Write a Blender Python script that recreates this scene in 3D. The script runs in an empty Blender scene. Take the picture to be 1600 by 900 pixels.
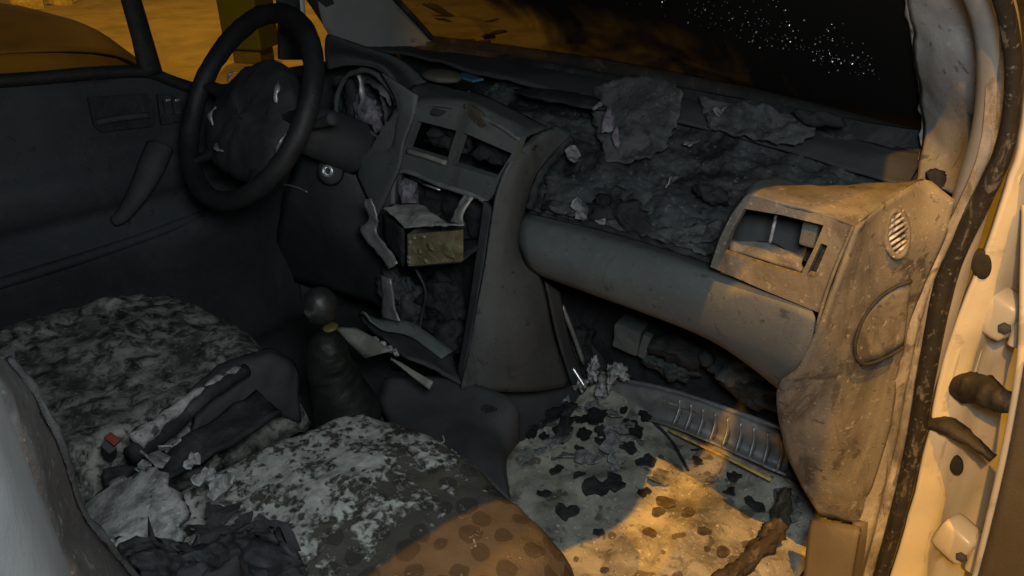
import bpy, bmesh, math, random
import numpy as np
from mathutils import Vector, Matrix, Euler, noise

# ---------------------------------------------------------------- camera, world, lamps, exposure
S = bpy.context.scene
COL = S.collection
R = math.radians

cam_data = bpy.data.cameras.new('camera')
cam = bpy.data.objects.new('camera', cam_data)
COL.objects.link(cam)
cam.location = (0.94, -0.20, 1.48)
cam.rotation_euler = (R(90 - 27.9), 0, R(43))
cam_data.sensor_width = 36
cam_data.lens = 36 * 1164 / 1600
cam_data.clip_start = 0.02
cam_data.clip_end = 400
S.camera = cam

world = bpy.data.worlds.new('World')
S.world = world
world.use_nodes = True
bg = world.node_tree.nodes['Background']
bg.inputs[0].default_value = (0.55, 0.75, 1.0, 1)
bg.inputs[1].default_value = 0.018

def lamp(name, kind, loc, energy, color, size, target=None, cone=None):
    d = bpy.data.lights.new(name, kind)
    d.energy = energy
    d.color = color
    d.shadow_soft_size = size
    if cone:
        d.spot_size = R(cone); d.spot_blend = 0.35
    o = bpy.data.objects.new(name, d)
    COL.objects.link(o)
    o.location = loc
    if target:
        o.rotation_euler = (Vector(target) - Vector(loc)).to_track_quat('-Z', 'Y').to_euler()
    return o

SODIUM = (1.0, 0.43, 0.015)
lamp('street_lamp_light', 'POINT', (2.45, -1.8, 7.2), 2700, SODIUM, 0.03)
lamp('rear_street_lamp_light', 'POINT', (1.72, -6.4, 6.9), 3900, SODIUM, 0.06)
lamp('far_street_lamp_light', 'SPOT', (-8.5, 5.2, 6.0), 1050, (1.0, 0.44, 0.03), 0.15, (-8.5, 5.2, 0), 112)
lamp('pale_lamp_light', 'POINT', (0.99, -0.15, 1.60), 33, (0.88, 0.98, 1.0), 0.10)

S.view_settings.view_transform = 'Standard'
S.view_settings.look = 'None'
S.view_settings.exposure = 0
S.view_settings.gamma = 1
S.render.engine = 'CYCLES'

# ---------------------------------------------------------------- materials
def _nt(name):
    m = bpy.data.materials.new(name)
    m.use_nodes = True
    nt = m.node_tree
    return m, nt, nt.nodes['Principled BSDF']

def nd(nt, t, **kw):
    n = nt.nodes.new(t)
    for k, v in kw.items():
        setattr(n, k, v)
    return n

def ramp(nt, fac, stops):
    r = nd(nt, 'ShaderNodeValToRGB')
    el = r.color_ramp.elements
    while len(el) < len(stops):
        el.new(0.5)
    for e, (p, c) in zip(el, stops):
        e.position = p
        if not isinstance(c, tuple):
            c = (c, c, c)
        e.color = (*c, 1)
    nt.links.new(fac, r.inputs[0])
    return r.outputs[0]

def nz(nt, vec, scale, detail=6, rough=0.6, dist=0.0):
    n = nd(nt, 'ShaderNodeTexNoise')
    n.inputs['Scale'].default_value = scale
    n.inputs['Detail'].default_value = detail
    n.inputs['Roughness'].default_value = rough
    n.inputs['Distortion'].default_value = dist
    nt.links.new(vec, n.inputs['Vector'])
    return n.outputs['Fac']

def mixc(nt, fac, a, b):
    m = nd(nt, 'ShaderNodeMix', data_type='RGBA')
    nt.links.new(fac, m.inputs[0])
    for s, i in ((a, 6), (b, 7)):
        if isinstance(s, tuple):
            m.inputs[i].default_value = (*s, 1)
        else:
            nt.links.new(s, m.inputs[i])
    return m.outputs[2]

def mth(nt, op, a, b=None, clamp=False):
    m = nd(nt, 'ShaderNodeMath', operation=op, use_clamp=clamp)
    for s, i in ((a, 0), (b, 1)):
        if s is None: continue
        if isinstance(s, (int, float)): m.inputs[i].default_value = s
        else: nt.links.new(s, m.inputs[i])
    return m.outputs[0]

def mottled(name, stops, scale=6, detail=8, dist=0.4, rough=(0.55, 0.85), bump=0.3, bscale=60,
            metallic=0.0, blotch=None, spots=None, streak=None, spec=0.3, speck=None, stain=None):
    """layered soot / ash / dust surface: noise colour, optional large blotches and round spots"""
    m, nt, b = _nt(name)
    tc = nd(nt, 'ShaderNodeTexCoord').outputs['Object']
    if streak:
        mp = nd(nt, 'ShaderNodeMapping'); mp.inputs['Scale'].default_value = streak
        nt.links.new(tc, mp.inputs[0]); vec = mp.outputs[0]
    else:
        vec = tc
    f = nz(nt, vec, scale, detail, 0.65, dist)
    col = ramp(nt, f, stops)
    if blotch:
        bs, lo, hi, bc = blotch
        bf = ramp(nt, nz(nt, tc, bs, 5, 0.6, 0.8), [(lo, 0.0), (hi, 1.0)])
        col = mixc(nt, bf, col, bc)
    if spots:
        ss, rad, sc = spots
        v = nd(nt, 'ShaderNodeTexVoronoi'); v.inputs['Scale'].default_value = ss
        w = nd(nt, 'ShaderNodeMixRGB'); w.inputs[0].default_value = 0.06
        nt.links.new(tc, w.inputs[1])
        nn = nd(nt, 'ShaderNodeTexNoise'); nn.inputs['Scale'].default_value = 18
        nt.links.new(tc, nn.inputs['Vector']); nt.links.new(nn.outputs['Color'], w.inputs[2])
        nt.links.new(w.outputs[0], v.inputs['Vector'])
        sep = nd(nt, 'ShaderNodeSeparateColor'); nt.links.new(v.outputs['Color'], sep.inputs[0])
        rr = mth(nt, 'MULTIPLY', sep.outputs[0], rad)
        lt = mth(nt, 'SUBTRACT', rr, v.outputs['Distance'])
        k = ramp(nt, mth(nt, 'MULTIPLY', lt, 12.0), [(0.0, 0.0), (0.5, 0.85)])
        col = mixc(nt, k, col, sc)
    if stain:
        ss, lo, hi, sc = stain
        mp2 = nd(nt, 'ShaderNodeMapping'); mp2.inputs['Scale'].default_value = (1, 1, .35)
        nt.links.new(tc, mp2.inputs[0])
        col = mixc(nt, ramp(nt, nz(nt, mp2.outputs[0], ss, 9, .7, 1.6), [(lo, 0.0), (hi, .8)]), col, sc)
    if speck:
        dk, lt = speck
        col = mixc(nt, ramp(nt, nz(nt, tc, 110, 4, .6), [(.60, 0.0), (.68, .75)]), col, (lt, lt * .97, lt * .92))
        col = mixc(nt, ramp(nt, nz(nt, tc, 55, 7, .65, .4), [(.60, 0.0), (.66, .85)]), col, (dk, dk * .95, dk * .9))
    nt.links.new(col, b.inputs['Base Color'])
    rf = nz(nt, tc, scale * 2.3, 4)
    rr = nd(nt, 'ShaderNodeMapRange')
    rr.inputs['To Min'].default_value = rough[0]; rr.inputs['To Max'].default_value = rough[1]
    nt.links.new(rf, rr.inputs['Value'])
    nt.links.new(rr.outputs[0], b.inputs['Roughness'])
    b.inputs['Metallic'].default_value = metallic
    b.inputs['Specular IOR Level'].default_value = spec
    if bump:
        bn = nd(nt, 'ShaderNodeBump'); bn.inputs['Strength'].default_value = bump
        bn.inputs['Distance'].default_value = 0.004
        h = mth(nt, 'ADD', nz(nt, tc, bscale, 6, 0.7), mth(nt, 'MULTIPLY', f, 0.8))
        nt.links.new(h, bn.inputs['Height'])
        nt.links.new(bn.outputs[0], b.inputs['Normal'])
    return m

M = {}
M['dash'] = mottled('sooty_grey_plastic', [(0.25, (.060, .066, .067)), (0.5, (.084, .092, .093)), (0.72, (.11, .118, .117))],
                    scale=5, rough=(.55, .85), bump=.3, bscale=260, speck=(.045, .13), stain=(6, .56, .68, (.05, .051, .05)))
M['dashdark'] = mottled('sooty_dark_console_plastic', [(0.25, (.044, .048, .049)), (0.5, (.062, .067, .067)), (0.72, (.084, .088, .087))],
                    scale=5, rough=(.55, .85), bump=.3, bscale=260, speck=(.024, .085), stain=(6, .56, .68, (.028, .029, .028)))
M['pod'] = mottled('dusty_dash_plastic', [(0.28, (.10, .095, .085)), (0.47, (.18, .172, .155)), (0.62, (.235, .222, .198)), (0.78, (.32, .305, .27))],
                   scale=7, dist=1.2, rough=(.6, .9), bump=.3, bscale=220, stain=(9, .52, .64, (.095, .088, .078)))
M['endcap'] = mottled('streaked_end_plastic', [(0.30, (.12, .115, .103)), (0.45, (.20, .19, .172)), (0.6, (.26, .248, .222)), (0.75, (.34, .325, .295))],
                      scale=7, dist=1.5, rough=(.5, .85), bump=.3, bscale=200, streak=(1, 1, .45),
                      blotch=(16, .57, .64, (.10, .094, .084)), stain=(10, .53, .63, (.075, .07, .062)))
M['pod'] = mottled('dusty_dash_plastic', [(0.28, (.055, .052, .046)), (0.47, (.105, .10, .088)), (0.62, (.14, .132, .115)), (0.78, (.21, .20, .175))],
                   scale=7, dist=1.2, rough=(.6, .9), bump=.35, bscale=220, speck=(.04, .22), stain=(9, .52, .64, (.05, .046, .04)))
M['endcap'] = mottled('streaked_end_plastic', [(0.30, (.06, .057, .05)), (0.45, (.11, .105, .094)), (0.6, (.15, .142, .125)), (0.75, (.22, .21, .19))],
                      scale=7, dist=1.5, rough=(.5, .85), bump=.35, bscale=200, streak=(1, 1, .45),
                      blotch=(16, .57, .64, (.055, .051, .046)), speck=(.045, .24), stain=(10, .52, .62, (.045, .042, .037)))
M['worntrim'] = mottled('worn_opening_trim', [(0.32, (.06, .057, .052)), (0.46, (.15, .142, .128)), (0.58, (.22, .21, .19)), (0.74, (.38, .36, .33))],
                      scale=20, dist=1.0, rough=(.5, .85), bump=.5, bscale=90, streak=(1, 1, .3), stain=(26, .52, .60, (.06, .056, .05)))
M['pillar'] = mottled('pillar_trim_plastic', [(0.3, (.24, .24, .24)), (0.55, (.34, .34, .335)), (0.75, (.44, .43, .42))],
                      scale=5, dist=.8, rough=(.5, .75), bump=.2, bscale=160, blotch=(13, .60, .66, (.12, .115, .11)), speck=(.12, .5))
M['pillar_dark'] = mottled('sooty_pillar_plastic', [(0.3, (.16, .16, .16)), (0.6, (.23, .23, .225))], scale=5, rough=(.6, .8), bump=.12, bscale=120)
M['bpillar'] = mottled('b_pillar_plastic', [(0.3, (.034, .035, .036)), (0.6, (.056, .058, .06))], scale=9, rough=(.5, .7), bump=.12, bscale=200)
M['char'] = mottled('charred_black', [(0.3, (.010, .010, .011)), (0.55, (.022, .023, .025)), (0.72, (.055, .055, .058))],
                    scale=16, dist=1.0, rough=(.5, .95), bump=.9, bscale=70)
M['charpanel'] = mottled('burnt_out_dash_shell', [(0.30, (.016, .017, .018)), (0.5, (.045, .050, .053)), (0.68, (.08, .086, .088)), (0.82, (.16, .155, .15))],
                         scale=9, detail=10, dist=.9, rough=(.6, .95), bump=.8, bscale=75, blotch=(8, .52, .60, (.010, .010, .011)), speck=(.012, .15))
M['ashsheet'] = mottled('ashy_grey_sheet', [(0.30, (.025, .027, .028)), (0.48, (.062, .066, .068)), (0.64, (.10, .102, .10)), (0.80, (.20, .19, .185))],
                       scale=12, detail=10, dist=.9, rough=(.7, .95), bump=.7, bscale=70, speck=(.02, .13), stain=(12, .52, .62, (.02, .02, .021)))
M['brownchar'] = mottled('brown_charred_fibre', [(0.3, (.02, .016, .012)), (0.55, (.06, .048, .035)), (0.72, (.20, .16, .12))],
                         scale=30, dist=1.0, rough=(.7, .95), bump=1.0, bscale=60, streak=(1, .4, 1))
M['dark'] = mottled('dark_sooty_trim', [(0.3, (.028, .029, .031)), (0.6, (.048, .050, .052)), (0.8, (.075, .076, .078))],
                    scale=8, rough=(.65, .9), bump=.3, bscale=120)
M['door'] = mottled('driver_door_trim', [(0.3, (.020, .023, .026)), (0.55, (.032, .036, .040)), (0.75, (.05, .054, .057))],
                    scale=4, rough=(.65, .85), bump=.4, bscale=180, speck=(.018, .05), stain=(5, .52, .66, (.02, .022, .024)))
M['greycloth'] = mottled('grey_scorched_cloth', [(0.3, (.018, .018, .019)), (0.5, (.034, .034, .035)), (0.7, (.06, .06, .059))], scale=14, dist=1.0, rough=(.85, 1), bump=.5, bscale=120, speck=(.025, .12))
M['rubber'] = mottled('black_rubber', [(0.3, (.010, .010, .010)), (0.6, (.022, .021, .02)), (0.78, (.09, .08, .07))], scale=22, dist=.6,
                      rough=(.45, .8), bump=.5, bscale=90)
M['sealrubber'] = mottled('door_seal_rubber', [(0.3, (.009, .009, .009)), (0.62, (.018, .017, .016)), (0.8, (.06, .055, .048))], scale=16, dist=.6, rough=(.4, .7), bump=.12, bscale=120, speck=(.01, .12), stain=(30, .56, .64, (.10, .095, .085)))
M['wheel'] = mottled('sooty_wheel_rubber', [(0.3, (.008, .008, .009)), (0.7, (.022, .022, .024))], scale=14, rough=(.4, .7), bump=.4, bscale=90)
M['hub'] = mottled('sooty_wheel_hub', [(0.3, (.014, .014, .015)), (0.5, (.026, .027, .029)), (0.75, (.06, .06, .065))], scale=9, dist=.5,
                   rough=(.55, .8), bump=.35, bscale=60)
M['cream'] = mottled('cream_white_paint', [(0.3, (.36, .345, .29)), (0.6, (.44, .42, .36))], scale=4, rough=(.25, .45), bump=.03, bscale=90,
                     blotch=(14, .60, .70, (.28, .26, .22)), spec=.4, stain=(18, .60, .70, (.22, .20, .16)))
M['foam'] = mottled('scorched_pale_foam', [(0.33, (.06, .06, .062)), (0.45, (.17, .17, .168)), (0.54, (.30, .30, .292)), (0.70, (.44, .44, .425))],
                   scale=26, detail=12, dist=.2, rough=(.85, 1), bump=.9, bscale=110, spots=(40, .42, (.04, .04, .042)), speck=(.05, .45))
M['ash'] = mottled('grey_white_ash', [(0.33, (.10, .10, .102)), (0.43, (.24, .24, .24)), (0.52, (.42, .42, .41)), (0.68, (.58, .58, .56))],
                   scale=16, detail=11, dist=.5, rough=(.85, 1), bump=.9, bscale=80, spots=(44, .42, (.045, .045, .05)), speck=(.06, .6))
M['ashdark'] = mottled('thin_ash_on_fabric', [(0.37, (.04, .042, .04)), (0.46, (.17, .175, .16)), (0.54, (.42, .425, .385)), (0.70, (.68, .68, .62))],
                       scale=34, detail=12, dist=.5, rough=(.85, 1), bump=.9, bscale=110, blotch=(6, .56, .70, (.10, .102, .095)), speck=(.03, .55))
M['floor'] = mottled('ash_covered_floor_mat', [(0.30, (.10, .095, .08)), (0.42, (.20, .192, .163)), (0.56, (.33, .315, .265)), (0.75, (.43, .41, .345))],
                     scale=9, detail=10, dist=.8, rough=(.75, .95), bump=.6, bscale=70, spots=(22, .46, (.075, .065, .05)),
                     blotch=(8, .55, .64, (.10, .098, .092)), speck=(.09, .5), stain=(14, .55, .63, (.12, .115, .10)))
M['metal'] = mottled('dull_scorched_metal', [(0.3, (.20, .20, .205)), (0.55, (.33, .33, .335)), (0.75, (.50, .50, .50))], scale=18, dist=.6,
                     rough=(.3, .6), bump=.3, bscale=90, metallic=.55, spec=.5)
M['bright'] = mottled('bright_bare_metal', [(0.3, (.55, .55, .56)), (0.7, (.8, .8, .8))], scale=30, rough=(.2, .45), bump=.2, metallic=.8, spec=.5)
M['melt'] = mottled('pale_melted_plastic', [(0.38, (.05, .05, .052)), (0.5, (.30, .30, .31)), (0.68, (.66, .66, .67))], scale=45, dist=.8,
                    rough=(.3, .6), bump=.7, bscale=60)
M['strip'] = mottled('scorched_cream_strip', [(0.3, (.10, .098, .085)), (0.55, (.19, .185, .16)), (0.75, (.30, .29, .255))], scale=14,
                     rough=(.5, .8), bump=.3)
M['board'] = mottled('scorched_circuit_board', [(0.3, (.06, .05, .022)), (0.5, (.12, .105, .055)), (0.7, (.21, .19, .11))], scale=40,
                     rough=(.5, .8), bump=.5, bscale=120)
M['sheet'] = mottled('scorched_metal_sheet', [(0.32, (.12, .115, .11)), (0.5, (.34, .33, .31)), (0.68, (.50, .49, .47))], scale=17, dist=1.0,
                     rough=(.4, .75), bump=.4, metallic=.2)
M['brown'] = mottled('brown_grey_sill_trim', [(0.3, (.065, .058, .048)), (0.7, (.115, .102, .085))], scale=6, rough=(.5, .75), bump=.15, bscale=160)
M['doortrim'] = mottled('dark_brown_door_trim', [(0.3, (.035, .032, .028)), (0.7, (.06, .055, .048))], scale=6, rough=(.5, .8), bump=.3, bscale=200)
M['amber_light'] = mottled('painted_amber_light', [(0.35, (.22, .15, .06)), (0.6, (.62, .42, .16))], scale=30, rough=(.7, .9), bump=.4)  # amber lamplight along the crossmember lip, put into the colour
M['plum'] = mottled('purple_grey_flake', [(0.35, (.05, .045, .055)), (0.6, (.20, .18, .21)), (0.75, (.34, .32, .35))], scale=40, rough=(.5, .9), bump=.6)
M['blue'] = mottled('sooty_blue_plastic', [(0.3, (.04, .10, .18)), (0.7, (.06, .15, .26))], scale=10, rough=(.5, .7), bump=.1)
M['red'] = mottled('scorched_red_plastic', [(0.3, (.10, .018, .01)), (0.7, (.22, .035, .018))], scale=30, rough=(.4, .7), bump=.2)
M['knob'] = mottled('glossy_gear_knob', [(0.3, (.010, .011, .011)), (0.56, (.02, .021, .021)), (0.70, (.16, .155, .15))], scale=26, dist=.8,
                    rough=(.35, .6), bump=.25, spec=.45)
M['green_dark'] = mottled('dark_gaiter_leather', [(0.3, (.007, .009, .007)), (0.7, (.015, .019, .016))], scale=12, rough=(.42, .65), bump=.5, spec=.35)
M['yellow'] = mottled('yellow_collar', [(0.3, (.06, .05, .012)), (0.7, (.11, .09, .025))], scale=20, rough=(.5, .7), bump=.1)
M['paleknob'] = mottled('pale_green_melted_plastic', [(0.3, (.16, .18, .15)), (0.7, (.30, .32, .28))], scale=30, rough=(.5, .7), bump=.3)
M['white'] = mottled('white_band_paint', [(0.3, (.62, .63, .60)), (0.7, (.78, .78, .75))], scale=10, rough=(.5, .7), bump=.1)
M['olive'] = mottled('olive_green_paint', [(0.3, (.014, .028, .008)), (0.7, (.024, .042, .012))], scale=5, rough=(.5, .7), bump=.1)
M['carpaint'] = mottled('dusty_dark_car_paint', [(0.3, (.016, .016, .016)), (0.7, (.026, .025, .024))], scale=3, rough=(.4, .6), bump=.05)
M['ground'] = mottled('dusty_paved_ground', [(0.3, (.13, .12, .105)), (0.5, (.20, .19, .165)), (0.72, (.27, .255, .22))], scale=1.6, detail=10,
                      rough=(.8, .95), bump=.1, bscale=30)
M['rubble'] = mottled('pale_rubble', [(0.3, (.20, .19, .17)), (0.7, (.42, .40, .36))], scale=8, rough=(.8, .95), bump=.5)
M['roof'] = mottled('sooty_headliner', [(0.3, (.02, .02, .021)), (0.7, (.045, .045, .046))], scale=5, rough=(.85, .98), bump=.3)

M['charflake'] = mottled('charred_scrap', [(0.3, (.010, .010, .011)), (0.55, (.026, .026, .028)), (0.72, (.07, .07, .072))], scale=1.6, dist=.6, rough=(.6, .95), bump=.5, bscale=6)
M['brownflake'] = mottled('brown_charred_scrap', [(0.3, (.035, .028, .018)), (0.55, (.075, .06, .04)), (0.72, (.16, .13, .09))], scale=1.8, dist=.6, rough=(.7, .95), bump=.5, bscale=6)
M['ashflake'] = mottled('ash_coated_scrap', [(0.35, (.05, .05, .052)), (0.5, (.17, .17, .17)), (0.68, (.36, .36, .35))], scale=1.5, dist=.8, rough=(.8, 1), bump=.5, bscale=6)
M['plumflake'] = mottled('purple_grey_scrap', [(0.35, (.05, .045, .055)), (0.6, (.20, .18, .21)), (0.75, (.34, .32, .35))], scale=2.0, rough=(.5, .9), bump=.5, bscale=6)

def seat_fabric():
    """dotted seat cloth, with ash lying on its inner and rear half"""
    m, nt, b = _nt('dotted_seat_cloth_with_ash')
    tc = nd(nt, 'ShaderNodeTexCoord').outputs['Object']
    v = nd(nt, 'ShaderNodeTexVoronoi'); v.voronoi_dimensions = '2D'; v.inputs['Scale'].default_value = 25
    v.inputs['Randomness'].default_value = 0.5
    flat = nd(nt, 'ShaderNodeMapping'); flat.inputs['Scale'].default_value = (1, 1, 0)
    wn = nd(nt, 'ShaderNodeTexNoise'); wn.inputs['Scale'].default_value = 30; nt.links.new(tc, wn.inputs['Vector'])
    wm = nd(nt, 'ShaderNodeMixRGB', blend_type='ADD'); wm.inputs[0].default_value = .012
    nt.links.new(tc, wm.inputs[1]); nt.links.new(wn.outputs['Color'], wm.inputs[2])
    nt.links.new(wm.outputs[0], flat.inputs[0]); nt.links.new(flat.outputs[0], v.inputs['Vector'])
    sep = nd(nt, 'ShaderNodeSeparateColor'); nt.links.new(v.outputs['Color'], sep.inputs[0])
    rad = mth(nt, 'ADD', mth(nt, 'MULTIPLY', sep.outputs[0], 0.17), 0.27)
    dot = ramp(nt, mth(nt, 'MULTIPLY', mth(nt, 'SUBTRACT', rad, v.outputs['Distance']), 10), [(0.0, 0.0), (0.35, 1.0)])
    base = ramp(nt, nz(nt, tc, 7, 6), [(0.3, (.095, .085, .075)), (0.7, (.15, .135, .115))])
    cloth = mixc(nt, mth(nt, 'MULTIPLY', dot, 0.60), base, (.045, .040, .035))
    xyz = nd(nt, 'ShaderNodeSeparateXYZ'); nt.links.new(tc, xyz.inputs[0])
    # ash cover grows away from the outer front corner
    g = mth(nt, 'ADD', mth(nt, 'MULTIPLY', xyz.outputs[0], -3.6), mth(nt, 'MULTIPLY', xyz.outputs[1], -2.2))
    g = mth(nt, 'ADD', g, 2.44)
    big = nz(nt, tc, 5.5, 6, .6, 1.0)
    cover = mth(nt, 'ADD', mth(nt, 'MULTIPLY', g, 0.62), mth(nt, 'MULTIPLY', mth(nt, 'SUBTRACT', big, 0.5), 1.6))
    fine = mth(nt, 'ADD', mth(nt, 'MULTIPLY', nz(nt, tc, 24, 10, .7), .6), mth(nt, 'MULTIPLY', nz(nt, tc, 95, 4, .6), .4))
    t = mth(nt, 'ADD', fine, mth(nt, 'MULTIPLY', mth(nt, 'SUBTRACT', mth(nt, 'MINIMUM', mth(nt, 'MAXIMUM', cover, 0.0), 0.75), 0.5), 0.20))
    k = ramp(nt, t, [(0.485, 0.0), (0.545, 1.0)])
    ashc = ramp(nt, nz(nt, tc, 60, 8), [(0.3, (.34, .34, .33)), (0.5, (.56, .56, .53)), (0.7, (.74, .74, .70))])
    col = mixc(nt, k, cloth, ashc)
    nt.links.new(col, b.inputs['Base Color'])
    b.inputs['Roughness'].default_value = 0.95
    b.inputs['Specular IOR Level'].default_value = 0.1
    bn = nd(nt, 'ShaderNodeBump'); bn.inputs['Strength'].default_value = .8; bn.inputs['Distance'].default_value = .005
    h = mth(nt, 'ADD', mth(nt, 'MULTIPLY', mth(nt, 'MULTIPLY', dot, mth(nt, 'SUBTRACT', 1.0, k)), -0.06), mth(nt, 'ADD', mth(nt, 'MULTIPLY', k, .8), mth(nt, 'MULTIPLY', nz(nt, tc, 130, 5), .5)))
    nt.links.new(h, bn.inputs['Height']); nt.links.new(bn.outputs[0], b.inputs['Normal'])
    return m
M['seat'] = seat_fabric()

def sooty_glass(name, lo, hi, xgrad, zgrad, film):
    """window glass with a film of soot that thickens towards the passenger side"""
    m, nt, b = _nt(name)
    out = nt.nodes['Material Output']
    tc = nd(nt, 'ShaderNodeTexCoord').outputs['Object']
    tr = nd(nt, 'ShaderNodeBsdfTransparent'); tr.inputs[0].default_value = (.85, .87, .85, 1)
    gl = nd(nt, 'ShaderNodeBsdfGlossy'); gl.inputs[0].default_value = (.5, .5, .5, 1); gl.inputs['Roughness'].default_value = .08
    fr = nd(nt, 'ShaderNodeFresnel')
    m1 = nd(nt, 'ShaderNodeMixShader')
    nt.links.new(mth(nt, 'MULTIPLY', fr.outputs[0], .35), m1.inputs[0])
    nt.links.new(tr.outputs[0], m1.inputs[1]); nt.links.new(gl.outputs[0], m1.inputs[2])
    xyz = nd(nt, 'ShaderNodeSeparateXYZ'); nt.links.new(tc, xyz.inputs[0])
    f = mth(nt, 'ADD', nz(nt, tc, 5, 6, .6, 1.2), mth(nt, 'MULTIPLY', xyz.outputs[0], xgrad))
    f = mth(nt, 'ADD', f, mth(nt, 'MULTIPLY', mth(nt, 'SUBTRACT', xyz.outputs[2], 1.22, True), zgrad))
    k = ramp(nt, f, [(lo, film), (hi, 0.97)])
    b.inputs['Base Color'].default_value = (.008, .008, .008, 1); b.inputs['Roughness'].default_value = .8
    b.inputs['Specular IOR Level'].default_value = .1
    m2 = nd(nt, 'ShaderNodeMixShader')
    nt.links.new(k, m2.inputs[0]); nt.links.new(m1.outputs[0], m2.inputs[1]); nt.links.new(b.outputs[0], m2.inputs[2])
    nt.links.new(m2.outputs[0], out.inputs[0])
    return m
M['wglass'] = sooty_glass('sooty_windscreen_glass', .30, .62, .44, 2.4, .28)
M['dglass'] = sooty_glass('dusty_side_glass', .55, .95, .0, 0.0, .05)

# ---------------------------------------------------------------- mesh helpers
def finish(name, me, mat, parent, smooth=True):
    o = bpy.data.objects.new(name, me)
    COL.objects.link(o)
    if parent is not None: o.parent = parent
    if mat is not None and not me.materials: me.materials.append(M[mat])
    if smooth:
        me.polygons.foreach_set('use_smooth', [True] * len(me.polygons))
    return o

def tomesh(name, bm, mat, parent, smooth=True):
    me = bpy.data.meshes.new(name)
    bm.to_mesh(me); bm.free()
    return finish(name, me, mat, parent, smooth)

def cr(P, n):
    P = np.array(P, float)
    if len(P) < 3:
        t = np.linspace(0, 1, n + 1)[:, None]
        return P[0] * (1 - t) + P[1] * t
    E = np.vstack([2 * P[0] - P[1], P, 2 * P[-1] - P[-2]])
    out = []
    for i in range(1, len(E) - 2):
        p0, p1, p2, p3 = E[i - 1:i + 3]
        for k in range(n):
            t = k / n
            out.append(.5 * (2 * p1 + (p2 - p0) * t + (2 * p0 - 5 * p1 + 4 * p2 - p3) * t * t + (3 * p1 - p0 - 3 * p2 + p3) * t ** 3))
    out.append(P[-1])
    return np.array(out)

def wob(p, s, seed=0):
    return noise.fractal(Vector((p[0] * s + seed, p[1] * s - seed, p[2] * s + .5 * seed)), .7, 2.0, 4)

def patch(name, rows, mat, parent, n=6, m=None, th=.006, rough=0, rs=14, seed=0, fine=0, ragged=0):
    """smooth sheet through a grid of points, given a thickness; rough crumples it"""
    m = m or n
    R1 = [cr(r, m) for r in rows]
    R1 = np.array(R1)
    G = np.stack([cr(R1[:, j], n) for j in range(R1.shape[1])], 1)
    nr, nc = G.shape[:2]
    bm = bmesh.new()
    vs = [[bm.verts.new(G[i, j]) for j in range(nc)] for i in range(nr)]
    for i in range(nr - 1):
        for j in range(nc - 1):
            q = (vs[i][j], vs[i][j + 1], vs[i + 1][j + 1], vs[i + 1][j])
            if len({tuple(np.round(v.co, 6)) for v in q}) >= 3:
                try: bm.faces.new(q)
                except ValueError: pass
    bmesh.ops.remove_doubles(bm, verts=bm.verts[:], dist=1e-5)
    bm.normal_update()
    if rough:
        for v in bm.verts:
            k = wob(v.co, rs, seed) * rough
            if fine: k += (abs(wob(v.co, 45, seed + 9)) - .25) * fine + wob(v.co, 130, seed) * fine * .4
            v.co += v.normal * k
    if ragged:
        for v in bm.verts:
            if v.is_boundary:
                q = v.co * 60
                v.co += Vector((noise.noise(q), noise.noise(q + Vector((7, 3, 1))), noise.noise(q + Vector((2, 9, 5))))) * ragged
    bmesh.ops.recalc_face_normals(bm, faces=bm.faces[:])
    if th:
        bmesh.ops.solidify(bm, geom=bm.faces[:], thickness=th)
    o = tomesh(name, bm, mat, parent)
    return o

def tube(name, pts, r, mat, parent, seg=10, n=6, rough=0, rs=40, flat=1.0, closed=False, seed=0):
    P = np.array(pts, float)
    if closed:
        L = len(P); Q = []
        for i in range(L):
            p0, p1, p2, p3 = P[(i - 1) % L], P[i], P[(i + 1) % L], P[(i + 2) % L]
            for k in range(n):
                t = k / n
                Q.append(.5 * (2 * p1 + (p2 - p0) * t + (2 * p0 - 5 * p1 + 4 * p2 - p3) * t * t + (3 * p1 - p0 - 3 * p2 + p3) * t ** 3))
        C = np.array(Q)
    else:
        C = cr(P, n)
    rr = np.interp(np.linspace(0, 1, len(C)), np.linspace(0, 1, len(r)), r) if hasattr(r, '__len__') else np.full(len(C), r)
    bm = bmesh.new(); rings = []
    up = Vector((0, 0, 1)); N = len(C); prev = None
    for i in range(N):
        a = C[(i - 1) % N] if closed else C[max(i - 1, 0)]
        b = C[(i + 1) % N] if closed else C[min(i + 1, N - 1)]
        t = Vector(b - a).normalized()
        if prev is None:
            u = t.cross(up)
            if u.length < .1: u = t.cross(Vector((1, 0, 0)))
        else:
            u = prev - t * prev.dot(t)
        u.normalize(); prev = u; w = t.cross(u)
        ring = []
        for k in range(seg):
            ang = 2 * math.pi * k / seg
            d = u * math.cos(ang) + w * math.sin(ang) * flat
            p = Vector(C[i]) + d * rr[i]
            if rough: p += d * wob(p, rs, seed) * rough
            ring.append(bm.verts.new(p))
        rings.append(ring)
    for i in range(N if closed else N - 1):
        A, B = rings[i], rings[(i + 1) % N]
        for k in range(seg):
            bm.faces.new((A[k], A[(k + 1) % seg], B[(k + 1) % seg], B[k]))
    if not closed:
        bm.faces.new(rings[0][::-1]); bm.faces.new(rings[-1])
    bmesh.ops.recalc_face_normals(bm, faces=bm.faces[:])
    return tomesh(name, bm, mat, parent)

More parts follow.
